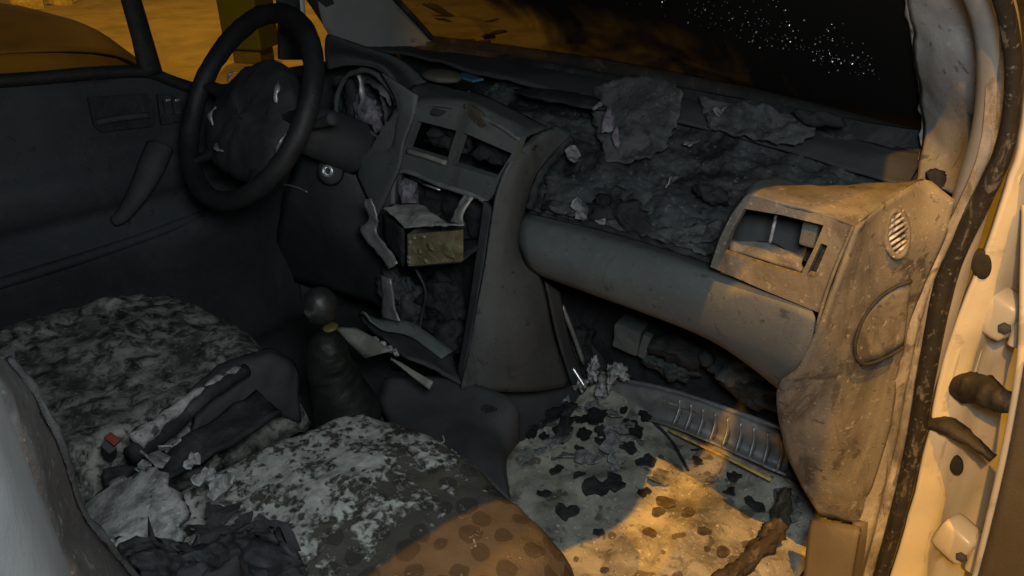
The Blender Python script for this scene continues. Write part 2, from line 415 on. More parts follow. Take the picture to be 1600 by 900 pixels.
def box(name, c, s, mat, parent, rot=(0, 0, 0), bev=.004, rough=0, cuts=0, rs=20, seed=0, smooth=False):
    bm = bmesh.new()
    bmesh.ops.create_cube(bm, size=1)
    for v in bm.verts: v.co = Vector((v.co.x * s[0], v.co.y * s[1], v.co.z * s[2]))
    if bev: bmesh.ops.bevel(bm, geom=bm.edges[:], offset=bev, segments=2, affect='EDGES', profile=.6)
    if cuts: bmesh.ops.subdivide_edges(bm, edges=bm.edges[:], cuts=cuts, use_grid_fill=True)
    if rough:
        bm.normal_update()
        for v in bm.verts: v.co += v.normal * wob(v.co, rs, seed) * rough
    o = tomesh(name, bm, mat, parent, smooth=smooth)
    o.location = c; o.rotation_euler = rot
    return o

def plate(name, outline, holes, depth, mat, parent, smooth=False):
    """flat panel with openings, pushed back by depth"""
    bm = bmesh.new(); E = []
    for loop in [outline] + list(holes):
        vs = [bm.verts.new(p) for p in loop]
        E += [bm.edges.new((vs[i], vs[(i + 1) % len(vs)])) for i in range(len(vs))]
    bmesh.ops.triangle_fill(bm, use_beauty=True, use_dissolve=False, edges=E)
    r = bmesh.ops.extrude_face_region(bm, geom=bm.faces[:])
    for e in r['geom']:
        if isinstance(e, bmesh.types.BMVert): e.co += Vector(depth)
    bmesh.ops.recalc_face_normals(bm, faces=bm.faces[:])
    return tomesh(name, bm, mat, parent, smooth)

def blob(name, c, r, mat, parent, rough=.2, rs=30, sub=3, rot=(0, 0, 0), seed=0):
    bm = bmesh.new()
    bmesh.ops.create_icosphere(bm, subdivisions=sub, radius=1)
    for v in bm.verts:
        k = 1 + rough * wob((v.co.x * r[0], v.co.y * r[1], v.co.z * r[2]), rs, seed)
        v.co = Vector((v.co.x * r[0] * k, v.co.y * r[1] * k, v.co.z * r[2] * k))
    o = tomesh(name, bm, mat, parent)
    o.location = c; o.rotation_euler = rot
    return o

def lathe(name, prof, c, axis, mat, parent, seg=24):
    bm = bmesh.new(); q = Vector((0, 0, 1)).rotation_difference(Vector(axis).normalized())
    rings = []
    for r, h in prof:
        rings.append([bm.verts.new(Vector(c) + q @ Vector((r * math.cos(2 * math.pi * k / seg), r * math.sin(2 * math.pi * k / seg), h))) for k in range(seg)])
    for A, B in zip(rings, rings[1:]):
        for k in range(seg): bm.faces.new((A[k], A[(k + 1) % seg], B[(k + 1) % seg], B[k]))
    bm.faces.new(rings[0][::-1]); bm.faces.new(rings[-1])
    bmesh.ops.recalc_face_normals(bm, faces=bm.faces[:])
    return tomesh(name, bm, mat, parent)

def flake_mesh(name, mat, seed, jag=.45, curl=.25, th=.10, stretch=1.0):
    """irregular curled scrap, about 1 across, flat in xy"""
    rnd = random.Random(seed); bm = bmesh.new(); n = 14
    ph = [rnd.uniform(0, 6.28) for _ in range(3)]
    top = []
    for k in range(n):
        a = 2 * math.pi * k / n
        r = .5 * (1 + jag * (.5 * math.sin(2 * a + ph[0]) + .35 * math.sin(3 * a + ph[1]) + .25 * math.sin(5 * a + ph[2])) + rnd.uniform(-.08, .08))
        top.append((r * math.cos(a) * stretch, r * math.sin(a)))
    def z(x, y): return curl * (x * x * 1.3 + .6 * x * y - .4 * y * y) + .04 * math.sin(9 * x + ph[0]) * math.cos(8 * y)
    c1 = bm.verts.new((0, 0, z(0, 0) + th)); c0 = bm.verts.new((0, 0, z(0, 0)))
    mid = [bm.verts.new((x * .55, y * .55, z(x * .55, y * .55) + th * 1.0)) for x, y in top]
    up = [bm.verts.new((x, y, z(x, y) + th * .7)) for x, y in top]
    dn = [bm.verts.new((x, y, z(x, y))) for x, y in top]
    for k in range(n):
        j = (k + 1) % n
        bm.faces.new((c1, mid[k], mid[j])); bm.faces.new((mid[k], up[k], up[j], mid[j]))
        bm.faces.new((up[k], dn[k], dn[j], up[j])); bm.faces.new((c0, dn[j], dn[k]))
    bmesh.ops.recalc_face_normals(bm, faces=bm.faces[:])
    me = bpy.data.meshes.new(name); bm.to_mesh(me); bm.free()
    me.materials.append(M[mat])
    return me

def tag(o, label=None, cat=None, group=None, kind=None):
    if label: o['label'] = label
    if cat: o['category'] = cat
    if group: o['group'] = group
    if kind: o['kind'] = kind
    return o

def empty(name, loc=(0, 0, 0), parent=None):
    o = bpy.data.objects.new(name, None); COL.objects.link(o); o.location = loc
    o.empty_display_size = .05
    if parent is not None: o.parent = parent
    return o

# ---------------------------------------------------------------- the ground and what lies beyond the glass
bm = bmesh.new()
bmesh.ops.create_grid(bm, x_segments=1, y_segments=1, size=150)
tag(tomesh('ground', bm, 'ground', None), kind='structure')

# parked car beyond the driver's window: bonnet, wing, screen and wheels
pc = tag(empty('parked_car', (-3.55, 0.0, 0)), 'dark car with a low rounded bonnet parked beyond the driver window', 'car')
rowsb = []
for x in (-.86, -.80, -.45, 0, .45, .80, .86):
    e = abs(x) / .86
    drop = .10 * e ** 4
    rowsb.append([(x, -2.6, .86 - drop), (x, -1.2, 1.0 - drop), (x, -.2, 1.03 - drop), (x, .55, 1.015 - drop), (x, 1.02, .97 - drop), (x, 1.22, .87 - drop), (x, 1.28, .62), (x, 1.26, .30)])
patch('bonnet', rowsb, 'carpaint', pc, n=3, m=4, th=.02)
for sx in (-1, 1):
    patch('wing', [[(sx * .87, -2.6, .80), (sx * .88, -.2, .92), (sx * .87, 1.0, .86), (sx * .84, 1.26, .60)],
                   [(sx * .90, -2.6, .30), (sx * .91, -.2, .32), (sx * .90, 1.0, .32), (sx * .86, 1.26, .30)]], 'carpaint', pc, th=.02)
    lathe('wheel', [(.05, -.1), (.30, -.1), (.31, -.06), (.31, .06), (.30, .1), (.05, .1)], (sx * .78, .55, .31), (1, 0, 0), 'rubber', pc)

# olive cabinet and white-banded post
cab = tag(empty('utility_cabinet', (-6.1374, 3.6263, 0.0000)), 'olive green cabinet standing outside, seen above the steering wheel', 'cabinet')
box('cabinet_body', (0, 0, .92), (.40, .36, 1.56), 'olive', cab, rot=(0, 0, R(30)), bev=.02)
box('cabinet_plinth', (0, 0, .07), (.30, .26, .14), 'dark', cab, rot=(0, 0, R(30)), bev=.01)
rnd = random.Random(5)
RUB = [flake_mesh('rubble_stone', 'rubble', 900 + k, .3, .1, .45) for k in range(3)]
for k in range(8):
    o = bpy.data.objects.new('rubble_stone', RUB[k % 3]); COL.objects.link(o)
    t = rnd.random()
    o.location = (-13.2 + rnd.uniform(-.9, 1.6), 3.3 + rnd.uniform(-.3, .9), 0)
    s = rnd.uniform(.14, .38); o.scale = (s, s, s); o.rotation_euler = (0, 0, rnd.uniform(0, 6))
    tag(o, 'pale stone in the rubble far outside the driver window', 'stone', 'rubble stones outside')
ROCK = [flake_mesh('ground_scrap', 'dark', 940 + k, .5, .3, .3) for k in range(3)]
for k in range(7):
    o = bpy.data.objects.new('ground_scrap', ROCK[k % 3]); COL.objects.link(o)
    o.location = (-6.3 + rnd.uniform(-1.2, 1.2), 6.6 + rnd.uniform(-1, .9), 0)
    s = rnd.uniform(.10, .3); o.scale = (s * .5, s * 2.2, s * .5); o.rotation_euler = (rnd.uniform(-.5, .5), rnd.uniform(-.5, .5), rnd.uniform(0, 6))
    tag(o, 'dark scrap on the lit ground beyond the windscreen', 'scrap', 'scraps beyond the windscreen')

# ---------------------------------------------------------------- the van
van = tag(empty('burnt_van', (0, 0, 0)), 'burnt-out white van with sooty gutted front cabin and open passenger door', 'van')

# floor, tunnel, firewall, walls
patch('floor_pan', [[(x, y, .415 + (.10 if y > 1.04 else 0)) for x in (-.80, -.45, -.2, .08, .3, .5, .70)] for y in (-1.1, -.4, .2, .5, .8, 1.0, 1.2)],
      'dark', van, n=4, th=-.02)
patch('floor_mat', [[(x, y, .424 + (.02 * (x < .12)) + (.03 if y > .97 else 0)) for x in (.09, .2, .35, .5, .62, .69)] for y in (.30, .45, .6, .75, .9, 1.03)],
      'floor', van, n=12, th=.006, rough=.012, rs=9, seed=3, fine=.003, ragged=.02)
patch('tunnel', [[(-.15, y, .42), (-.13, y, .52), (-.08, y, .555), (0, y, .56), (.05, y, .54), (.09, y, .49), (.11, y, .42)] for y in (-1.0, 0, .4, .8, 1.1)],
      'dark', van, n=5, th=.004, rough=.004)
patch('firewall', [[(x, 1.16 - .12 * k, 1.13 - .68 * k) for x in (-.74, -.4, 0, .4, .72)] for k in (0, .4, .7, 1)], 'char', van, n=8, th=.01, rough=.03, rs=7)
patch('kick_panel', [[(-.74, .74, z), (-.735, .95, z), (-.73, 1.16, z)] for z in (.38, .8, 1.1)], 'dark', van, th=-.01)

# roof, headers, side frames
patch('roof', [[(x, y, 1.76 - .17 * (abs(x) / .645) ** 4 - .03 * (y > .3)) for x in (-.645, -.5, -.3, 0, .3, .5, .615)] for y in (-1.6, -.8, 0, .45, .66)], 'roof', van, n=5, th=.03)
FR = [(.60, -1.0, 1.58), (.61, -.3, 1.58), (.622, .02, 1.575), (.668, .17, 1.56), (.702, .30, 1.545), (.665, .43, 1.555), (.645, .54, 1.55), (.675, .70, 1.475), (.715, .825, 1.385), (.738, .875, 1.31), (.752, .895, 1.22), (.752, .90, 1.12), (.755, .90, .9), (.757, .90, .6), (.757, .89, .40)]  # unseen upper run bent in and out to shape the amber shadow edges
patch('roof_rail_blocker', [[(.56, y, 1.70 - .02 * (y > .3)), (.5 * (.56 + x), y, 1.665 - .01 * (y > .3)), (x, y, z + .005)] for x, y, z in FR[:8]], 'cream', van, n=6, m=3, th=.012)  # unseen panel added to block lamplight between roof and door frame
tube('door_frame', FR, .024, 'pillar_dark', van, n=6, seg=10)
patch('a_pillar_skin', [[(.625, .53, 1.735), (.64, .50, 1.66), (.648, .50, 1.57)], [(.642, .70, 1.595), (.672, .68, 1.55), (.678, .69, 1.49)], [(.664, .87, 1.44), (.705, .84, 1.42), (.718, .82, 1.39)], [(.685, 1.04, 1.285), (.735, .97, 1.30), (.745, .885, 1.30)], [(.70, 1.16, 1.16), (.765, 1.06, 1.17), (.775, .94, 1.20)]], 'cream', van, n=4, th=.01)
tube('left_door_frame', [(-.62, -1.0, 1.74), (-.62, .25, 1.735), (-.63, .5, 1.62), (-.68, .80, 1.36), (-.71, .95, 1.17)], .035, 'roof', van)
box('rear_bulkhead', (0, -1.15, 1.05), (1.5, .03, 1.4), 'roof', van)
box('body_side', (.795, -.78, 1.02), (.05, .98, 1.40), 'cream', van, bev=.01)
box('body_side', (-.795, -.78, .80), (.05, .98, .80), 'cream', van, bev=.01)
box('side_sill', (.755, .30, .36), (.12, 1.15, .10), 'cream', van, bev=.02)

# B-pillar at the left edge of the view
BPR = []
for z in (.42, .8, 1.05, 1.2, 1.3, 1.4, 1.55, 1.72):
    BPR.append([(.66, -.225, z), (.69, -.193, z), (.72, -.182, z), (.755, -.1875, z), (.785, -.197, z), (.795, -.225, z), (.79, -.30, z)])
patch('b_pillar_trim', BPR, 'bpillar', van, n=3, m=5, th=-.008)
tube('b_pillar_flange', [(.812, -.207, z) for z in (.42, .8, 1.2, 1.45, 1.7)], .012, 'pillar_dark', van)

# windscreen, its seal and droplets
WS = lambda x, t: (x * (1 - .10 * t), 1.205 - .65 * t - .05 * (x / .66) ** 2 + .05, 1.12 + .60 * t)
patch('windscreen', [[WS(x, t) for x in (-.70, -.5, -.25, 0, .25, .5, .70)] for t in (-.05, .25, .5, .75, 1.0)], 'wglass', van, n=3, th=.004)
tube('windscreen_seal', [(-.70, 1.165, 1.122), (-.62, 1.185, 1.122), (-.3, 1.215, 1.125), (0, 1.225, 1.125), (.3, 1.215, 1.118), (.62, 1.18, 1.105)], .020, 'rubber', van)
tube('pillar_seal', [(-.635, 1.185, 1.125), (-0.6300, 1.1181, 1.1887), (-0.6250, 1.0554, 1.2445), (-0.6000, 0.9485, 1.3399), (-0.5700, 0.8239, 1.4725)], .008, 'rubber', van)

# left A-pillar trim and mirror corner
patch('a_pillar_trim', [[(-0.6800, 0.8554, 1.3409), (-0.6550, 0.9338, 1.3379), (-0.6350, 1.0029, 1.3352)],
                        [(-0.6800, 0.8590, 1.2571), (-0.6550, 0.9605, 1.2503), (-0.6350, 1.0573, 1.2436)],
                        [(-0.6800, 0.8661, 1.2058), (-0.6550, 1.0020, 1.1831), (-0.6400, 1.1302, 1.1785)],
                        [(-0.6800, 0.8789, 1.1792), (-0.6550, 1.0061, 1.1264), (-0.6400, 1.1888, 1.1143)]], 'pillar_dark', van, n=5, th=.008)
box('trim_clip', (-0.6000, 1.0807, 1.1487), (.008, .006, .008), 'bright', van, bev=.001)

patch('mirror_edge', [[(-0.7700, 0.8564, 1.3080), (-0.7700, 0.8775, 1.3066)], [(-0.7700, 0.8521, 1.2357), (-0.7700, 0.8754, 1.2336)], [(-0.7700, 0.8459, 1.1611), (-0.7700, 0.8713, 1.1580)], [(-0.7700, 0.8447, 1.1179), (-0.7700, 0.8640, 1.1216)]], 'white', van, n=3, th=.01)
patch('mirror_base', [[(-0.7750, 0.8062, 1.3109), (-0.7750, 0.8630, 1.3072)], [(-0.7750, 0.8063, 1.2395), (-0.7750, 0.8588, 1.2347)], [(-0.7750, 0.7897, 1.1187), (-0.7750, 0.8505, 1.1102)]], 'dark', van, n=3, th=.02)

# right A-pillar trim with burnt clip hole
ap = patch('a_pillar_trim', [[(0.6050, 0.8819, 1.3895), (0.6600, 0.8744, 1.3933), (0.7100, 0.8491, 1.3980)],
                             [(0.6080, 0.9742, 1.3263), (0.6650, 0.9294, 1.3365), (0.7250, 0.8869, 1.3467)],
                             [(0.6120, 1.0336, 1.2578), (0.6750, 0.9529, 1.2779), (0.7350, 0.9072, 1.2926)],
                             [(0.6200, 1.1144, 1.1571), (0.6850, 1.0336, 1.1854), (0.7380, 0.9495, 1.2122)],
                             [(0.6350, 1.0897, 1.1026), (0.6900, 1.0381, 1.1273), (0.7420, 0.9222, 1.1560)],
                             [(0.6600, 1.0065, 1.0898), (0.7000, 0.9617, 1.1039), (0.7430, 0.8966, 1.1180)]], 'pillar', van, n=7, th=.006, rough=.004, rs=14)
blob('burnt_clip', (0.6900, 0.9593, 1.1195), (.014, .012, .014), 'char', van, rough=.5, rs=60)
box('clip_hole', (0.6400, 1.1101, 1.0924), (.004, .006, .006), 'char', van, bev=.001)
tube('trim_edge', [(0.6030, 0.9118, 1.3798), (0.6060, 1.0089, 1.2964), (0.6110, 1.0573, 1.2354), (0.6170, 1.1267, 1.1541), (0.6320, 1.1063, 1.0979)], .006, 'pillar', van, rough=.004, rs=60)

# door seal and inner trim strip following the opening
SEAL = [(0.7927, 0.8720, 0.4301), (0.7880, 0.8720, 0.6035), (0.7809, 0.8720, 0.7305), (0.7690, 0.8720, 0.8437), (0.7571, 0.8720, 0.9685), (0.7560, 0.8720, 1.0473), (0.7710, 0.8620, 1.1455), (0.7776, 0.8520, 1.1955), (0.7762, 0.8400, 1.2451), (0.7676, 0.8220, 1.3022), (0.7522, 0.7920, 1.3591), (0.7341, 0.7450, 1.4123)]
tube('door_seal', SEAL, [.0110, .0120, .0125, .0130, .0135, .0135, .0125, .0112, .0098, .0092, .0092, .0092], 'sealrubber', van, seg=14, n=10, rough=.0006, rs=20)
strip_in = [(0.7436, 0.8480, 0.4272), (0.7391, 0.8480, 0.5709), (0.7392, 0.8480, 0.7339), (0.7308, 0.8480, 0.8605), (0.7261, 0.8480, 0.9560), (0.7313, 0.8520, 1.0270), (0.7445, 0.8600, 1.1234), (0.7490, 0.8680, 1.1896), (0.7422, 0.8700, 1.2488), (0.7289, 0.8620, 1.3058), (0.7102, 0.8410, 1.3571), (0.6907, 0.8000, 1.4066)]
strip_out = [(0.7807, 0.8840, 0.4259), (0.7792, 0.8840, 0.5720), (0.7682, 0.8840, 0.7286), (0.7549, 0.8840, 0.8537), (0.7489, 0.8840, 0.9499), (0.7480, 0.8840, 1.0210), (0.7619, 0.8820, 1.1217), (0.7682, 0.8780, 1.1873), (0.7633, 0.8680, 1.2474), (0.7513, 0.8560, 1.3059), (0.7328, 0.8320, 1.3600), (0.7132, 0.7850, 1.4088)]
def mixp(a, b, t, off): return tuple(np.array(a) * (1 - t) + np.array(b) * t + np.array((.5, -1, 0)) * off)
patch('opening_trim', [[a, mixp(a, b, .2, .004 * w), mixp(a, b, .4, .007 * w), mixp(a, b, .55, -.003 * w), mixp(a, b, .75, .006 * w), b] for a, b, w in zip(strip_in, strip_out, (1, 1, 1, 1, 1, .8, .5, .3, .2, .2, .2, .2))], 'worntrim', van, n=6, m=4, th=.004, rough=.0008, rs=40)

# cream hinge pillar with its bulges
J0 = [(0.7423, 0.9000, 1.3827), (0.7642, 0.9050, 1.2892), (0.7818, 0.9050, 1.1965), (0.7811, 0.9050, 1.0912), (0.7768, 0.9050, 0.9881), (0.7771, 0.9050, 0.8536), (0.7874, 0.9050, 0.7267), (0.7954, 0.9050, 0.5847), (0.8004, 0.9050, 0.4157)]
J1 = [(0.7660, 0.9300, 1.3821), (0.7833, 0.9300, 1.2881), (0.7987, 0.9300, 1.1860), (0.7977, 0.9250, 1.0804), (0.8000, 0.9250, 0.9734), (0.8033, 0.9250, 0.8558), (0.8161, 0.9250, 0.7181), (0.8249, 0.9250, 0.5760), (0.8331, 0.9250, 0.4247)]
J2 = [(0.7842, 0.9800, 1.3796), (0.7997, 0.9800, 1.2829), (0.8175, 0.9700, 1.1807), (0.8157, 0.9600, 1.0652), (0.8156, 0.9650, 0.9526), (0.8203, 0.9700, 0.8296), (0.8374, 0.9700, 0.7027), (0.8447, 0.9650, 0.5603), (0.8526, 0.9650, 0.4059)]
J3 = [(0.8060, 1.0100, 1.3789), (0.8290, 1.0100, 1.2825), (0.8471, 1.0100, 1.1779), (0.8531, 1.0100, 1.0602), (0.8542, 1.0100, 0.9489), (0.8624, 1.0200, 0.8241), (0.8800, 1.0200, 0.6964), (0.8915, 1.0100, 0.5592), (0.9103, 1.0100, 0.4135)]
J4 = [(0.8429, 1.0100, 1.3815), (0.8665, 1.0100, 1.2878), (0.8918, 1.0100, 1.1876), (0.9126, 1.0100, 1.0783), (0.9231, 1.0100, 0.9753), (0.9412, 1.0200, 0.8614), (0.9679, 1.0200, 0.7467), (0.9891, 1.0100, 0.6260), (1.0177, 1.0100, 0.4999)]
patch('door_gap_shade', [[tuple(np.array(p) * .55 + np.array(q) * .45 + np.array((0, -.012, 0))), tuple(np.array(q) + np.array((0, -.012, 0)))] for p, q in zip(J3, J4)], 'rubber', van, n=4, th=.008)  # black sheet standing in for the shade between pillar and door
patch('hinge_pillar', [list(r) for r in zip(J0, J1, J2, J3, J4)], 'cream', van, n=6, m=6, th=.01, rough=.006, rs=9, seed=2)
tube('pillar_flange', [tuple(.55 * np.array(p) + .45 * np.array(q) + np.array((.002, -.003, 0))) for p, q in zip(J0, J1)], .0055, 'cream', van, n=5)
tube('pillar_flange', [tuple(.45 * np.array(p) + .55 * np.array(q) + np.array((.002, -.002, 0))) for p, q in zip(J1, J2)], .0035, 'cream', van, n=5)
for (c, rx, rz, tilt) in (((0.7856, 0.9000, 1.0357), .012, .022, -.35), ((0.8342, 0.9300, 0.6922), .010, .018, -.3)):
    g = lathe('rubber_grommet', [(.2, -.002), (1.0, -.002), (1.0, .003), (.8, .006), (.3, .004), (.05, .004)], (0, 0, 0), (0, -1, 0), 'rubber', van)
    g.location = c; g.scale = (rx, 1.0, rz); g.rotation_euler = (0, tilt, R(14))

# hinges, check strap, cable boot
def hinge(c, s):
    h = empty('door_hinge', c, van)
    box('hinge_leaf', (0, 0, 0), (.056 * s, .045, .066 * s), 'cream', h, rot=(R(4), R(12), R(-18)), bev=.014, cuts=1, smooth=True)
    lathe('hinge_pin', [(.008, -.036 * s), (.0085, -.034 * s), (.0085, .034 * s), (.008, .036 * s)], (.030 * s, -.012, 0), (0, 0, 1), 'cream', h, seg=12)
    lathe('hinge_bolt', [(.0085, 0), (.0085, .004), (.006, .006), (.0005, .0061)], (.014 * s, -.026, -.008), (.25, -1, 0), 'dark', h, seg=6)
hinge((0.8209, 0.9350, 0.9587), 1.0)
hinge((0.8714, 0.9250, 0.5633), 1.0)
tube('cable_boot', [(0.7994, 0.9300, 0.8248), (0.8164, 0.9150, 0.8385), (0.8322, 0.9000, 0.8507), (0.8520, 0.8850, 0.8573), (0.8794, 0.8700, 0.8640)], [.019, .024, .020, .021, .014], 'rubber', van, rough=.006, rs=60)
tube('check_strap', [(0.7826, 0.9000, 0.7643), (0.8076, 0.9000, 0.7729), (0.8337, 0.8900, 0.7738), (0.8576, 0.8850, 0.7688), (0.8786, 0.8800, 0.7628)], [.014, .018, .015, .010, .010], 'rubber', van, flat=.7, rough=.003, rs=60)

# passenger door, swung open at the right edge
pd = empty('passenger_door', (0.86, .88, .4), van)
def padd(o):
    o.parent = pd; o.matrix_parent_inverse = Matrix.Translation(-Vector((0.86, .88, .4))); return o
padd(patch('door_trim', [[(0.8729, 0.8600, 0.9407), (0.8969, 0.8650, 0.9491), (0.9566, 0.8700, 0.9734)],
                        [(0.8933, 0.8600, 0.8022), (0.9336, 0.8650, 0.8223), (0.9937, 0.8700, 0.8536)],
                        [(0.9097, 0.8600, 0.6435), (0.9604, 0.8650, 0.6761), (1.0337, 0.8700, 0.7247)],
                        [(0.9186, 0.8600, 0.5283), (0.9745, 0.8650, 0.5698), (1.0611, 0.8700, 0.6366)]], 'doortrim', None, n=5, th=.02))
padd(tube('door_edge', [(0.8132, 0.9000, 1.1285), (0.8361, 0.8850, 1.0505), (0.8684, 0.8680, 0.9349), (0.8891, 0.8620, 0.7986), (0.9061, 0.8600, 0.6410), (0.9171, 0.8600, 0.5271)], .0055, 'cream', None))
padd(patch('door_frame_panel', [[(0.8015, 0.9100, 1.1829), (0.8563, 0.9200, 1.1928)], [(0.8380, 0.9000, 1.0457), (0.8973, 0.9100, 1.0621)], [(0.8725, 0.8850, 0.9183), (0.9358, 0.8900, 0.9447)]], 'dark', None, th=.012))

# driver door: panel, sill, divider, recess, switches, pull
dd = empty('driver_door', (-.76, .1, .4), van)
def dadd(o):
    o.parent = dd; o.matrix_parent_inverse = Matrix.Translation(-Vector((-.76, .1, .4))); return o
DR = []
for (z, b) in ((1.14, 0), (1.10, .012), (1.03, .016), (.99, .020), (.95, .045), (.90, .040), (.86, .020), (.80, .055), (.74, .05), (.62, .02), (.38, .01)):
    row = []
    for y in (-.5, -.2, .05, .2, .35, .47, .58, .70, .80):
        zz = z
        if z > 1.05:
            zz = z + (.025 if y < .3 else 0) - (0 if y < .48 else .045 if y < .6 else .07)
        row.append((-.755 + b * (1 if y < .6 else .5), y, zz))
    DR.append(row)
dadd(patch('door_panel', DR, 'door', None, n=4, m=4, th=-.01, rough=.002, rs=9))
dadd(tube('window_sill_seal', [(-0.7450, 0.1437, 1.1700), (-0.7450, 0.2501, 1.1614), (-0.7450, 0.3564, 1.1550), (-0.7450, 0.4519, 1.1430), (-0.7450, 0.4984, 1.1195), (-0.7450, 0.5485, 1.0930), (-0.7450, 0.6227, 1.0762), (-0.7450, 0.7384, 1.0691), (-0.7450, 0.8469, 1.0673)], .013, 'rubber', None))
dadd(tube('window_divider', [(-0.7450, 0.4544, 1.3593), (-0.7450, 0.4588, 1.2866), (-0.7450, 0.4634, 1.2101), (-0.7450, 0.4654, 1.1356)], [.020, .021, .022, .026], 'rubber', None, flat=.6))
rec = [(-0.7220, 0.3204, 1.1154), (-0.7220, 0.4368, 1.1030), (-0.7220, 0.4485, 1.0818), (-0.7220, 0.4434, 1.0409), (-0.7220, 0.4319, 1.0334), (-0.7220, 0.3296, 1.0422), (-0.7220, 0.3183, 1.0580)]
dadd(plate('handle_recess', rec, [], (.004, 0, 0), 'char', None))
dadd(tube('inner_handle', [(-0.7160, 0.3225, 1.0636), (-0.7080, 0.3714, 1.0661), (-0.7160, 0.4295, 1.0588)], .007, 'dark', None))
sw = [(-0.7240, 0.4582, 1.0963), (-0.7240, 0.4909, 1.0906), (-0.7240, 0.5436, 1.0323), (-0.7240, 0.4525, 1.0331)]
swp = dadd(plate('switch_panel', sw, [], (.008, 0, 0), 'char', None))
for p in ((-0.7120, 0.4724, 1.0708), (-0.7120, 0.4917, 1.0673)):
    o = box('window_switch', p, (.008, .016, .034), 'hub', None, bev=.003); o.parent = dd; o.location = Vector(p) - Vector((-.76, .1, .4))
    g = box('switch_glint', (.004, .002, .014), (.006, .010, .005), 'bright', o, bev=.0015)  # bright metal bit standing in for the glint on the switch
dadd(tube('door_pull', [(-0.7000, 0.4328, 0.9935), (-0.6800, 0.3961, 0.9577), (-0.6700, 0.3506, 0.9100), (-0.6800, 0.3160, 0.8719), (-0.6900, 0.2984, 0.8597)], [.030, .030, .022, .016, .012], 'dark', None, flat=.8))
dadd(tube('map_pocket_edge', [(-.71, -.3, .80), (-.70, .1, .795), (-.705, .35, .80), (-.715, .5, .81)], .012, 'door', None))

# ---------------------------------------------------------------- dashboard
# burnt-out upper shell behind the beam
patch('dash_shell', [[(x, 1.165 - .03 * abs(x), 1.10) for x in (-.30, -.1, .1, .3, .48, .62)],
                     [(x, 1.10, 1.075) for x in (-.32, -.1, .1, .3, .48, .64)],
                     [(x, 1.00, 1.03) for x in (-.34, -.1, .1, .3, .48, .66)],
                     [(x, .91, .985) for x in (-.30, -.08, .1, .3, .48, .66)],
                     [(x, .835, .93) for x in (-.26, -.06, .1, .3, .48, .66)],
                     [(x, .80, .86) for x in (-.24, -.06, .1, .3, .48, .66)]], 'charpanel', van, n=24, m=30, th=.004, rough=.022, rs=7, seed=4, fine=.007)
patch('dash_top', [[(-.70, 1.165, 1.115), (-.5, 1.175, 1.118), (-.3, 1.18, 1.118), (0, 1.18, 1.116), (.3, 1.165, 1.108), (.63, 1.13, 1.10)],
                   [(-.69, 1.09, 1.122), (-.5, 1.10, 1.126), (-.3, 1.11, 1.124), (0, 1.12, 1.118), (.3, 1.115, 1.10), (.63, 1.09, 1.085)],
                   [(-.69, .96, 1.14), (-.5, .99, 1.138), (-.3, 1.0, 1.125), (-.08, 1.03, 1.108), (.3, 1.08, 1.082), (.63, 1.06, 1.065)]],
      'dark', van, n=5, m=6, th=.006, rough=.006, rs=12)
patch('ashy_sheet', [[(-0.0028, 1.0700, 1.1202), (0.0658, 1.0900, 1.1546), (0.1562, 1.0900, 1.1590), (0.1981, 1.0800, 1.1376)],
                     [(0.0261, 1.0200, 1.0850), (0.1123, 1.0300, 1.1048), (0.1801, 1.0400, 1.1024), (0.2108, 1.0450, 1.0946)],
                     [(0.0788, 0.9750, 1.0519), (0.1509, 0.9800, 1.0653), (0.2024, 0.9900, 1.0649), (0.2179, 1.0000, 1.0585)],
                     [(0.1345, 0.9300, 1.0264), (0.1815, 0.9400, 1.0371), (0.2029, 0.9500, 1.0420), (0.2103, 0.9600, 1.0437)]], 'ashsheet', van, n=9, m=9, th=.004, rough=.010, rs=14, fine=.005, ragged=.008)
patch('ashy_sheet', [[(0.2062, 1.1200, 1.1295), (0.3275, 1.1200, 1.1315), (0.4419, 1.1100, 1.1305)], [(0.2405, 1.0900, 1.1098), (0.3484, 1.0850, 1.1123), (0.4581, 1.0800, 1.1136)], [(0.2740, 1.0600, 1.0913), (0.3609, 1.0550, 1.0915), (0.4402, 1.0500, 1.0973)]], 'ashsheet', van, n=9, m=12, th=.004, rough=.010, rs=16, seed=3, fine=.006, ragged=.008)
patch('ashy_sheet', [[(0.0199, 0.8800, 0.9889), (0.1321, 0.9000, 0.9911), (0.2204, 0.9000, 0.9943)], [(0.0465, 0.8500, 0.9635), (0.1493, 0.8600, 0.9641), (0.2085, 0.8600, 0.9649)], [(0.0648, 0.8200, 0.9437), (0.1436, 0.8300, 0.9430), (0.1887, 0.8300, 0.9430)]], 'charpanel', van, n=9, m=12, th=.004, rough=.012, rs=16, seed=5, fine=.008, ragged=.008)
patch('ashy_sheet', [[(0.2656, 0.8600, 0.9560), (0.3499, 0.8700, 0.9713), (0.4138, 0.8800, 0.9984)], [(0.2875, 0.8300, 0.9411), (0.3586, 0.8400, 0.9477), (0.4107, 0.8500, 0.9723)]], 'ashsheet', van, n=9, m=12, th=.004, rough=.010, rs=20, seed=8, fine=.006, ragged=.008)
blob('melted_duct', (0.2129, 0.8650, 0.9545), (.062, .022, .030), 'char', van, rough=.7, rs=30, sub=4, seed=21)
blob('burnt_hole', (0.3691, 0.9050, 1.0274), (.028, .010, .016), 'char', van, rough=.8, rs=50, sub=3, seed=5)
blob('burnt_hole', (0.4679, 1.0700, 1.1431), (.035, .010, .014), 'char', van, rough=.6, rs=30, sub=3, seed=9)
blob('burnt_hole', (-0.0683, 1.0200, 1.1022), (.10, .05, .010), 'char', van, rough=.5, rs=20, sub=3, seed=19)
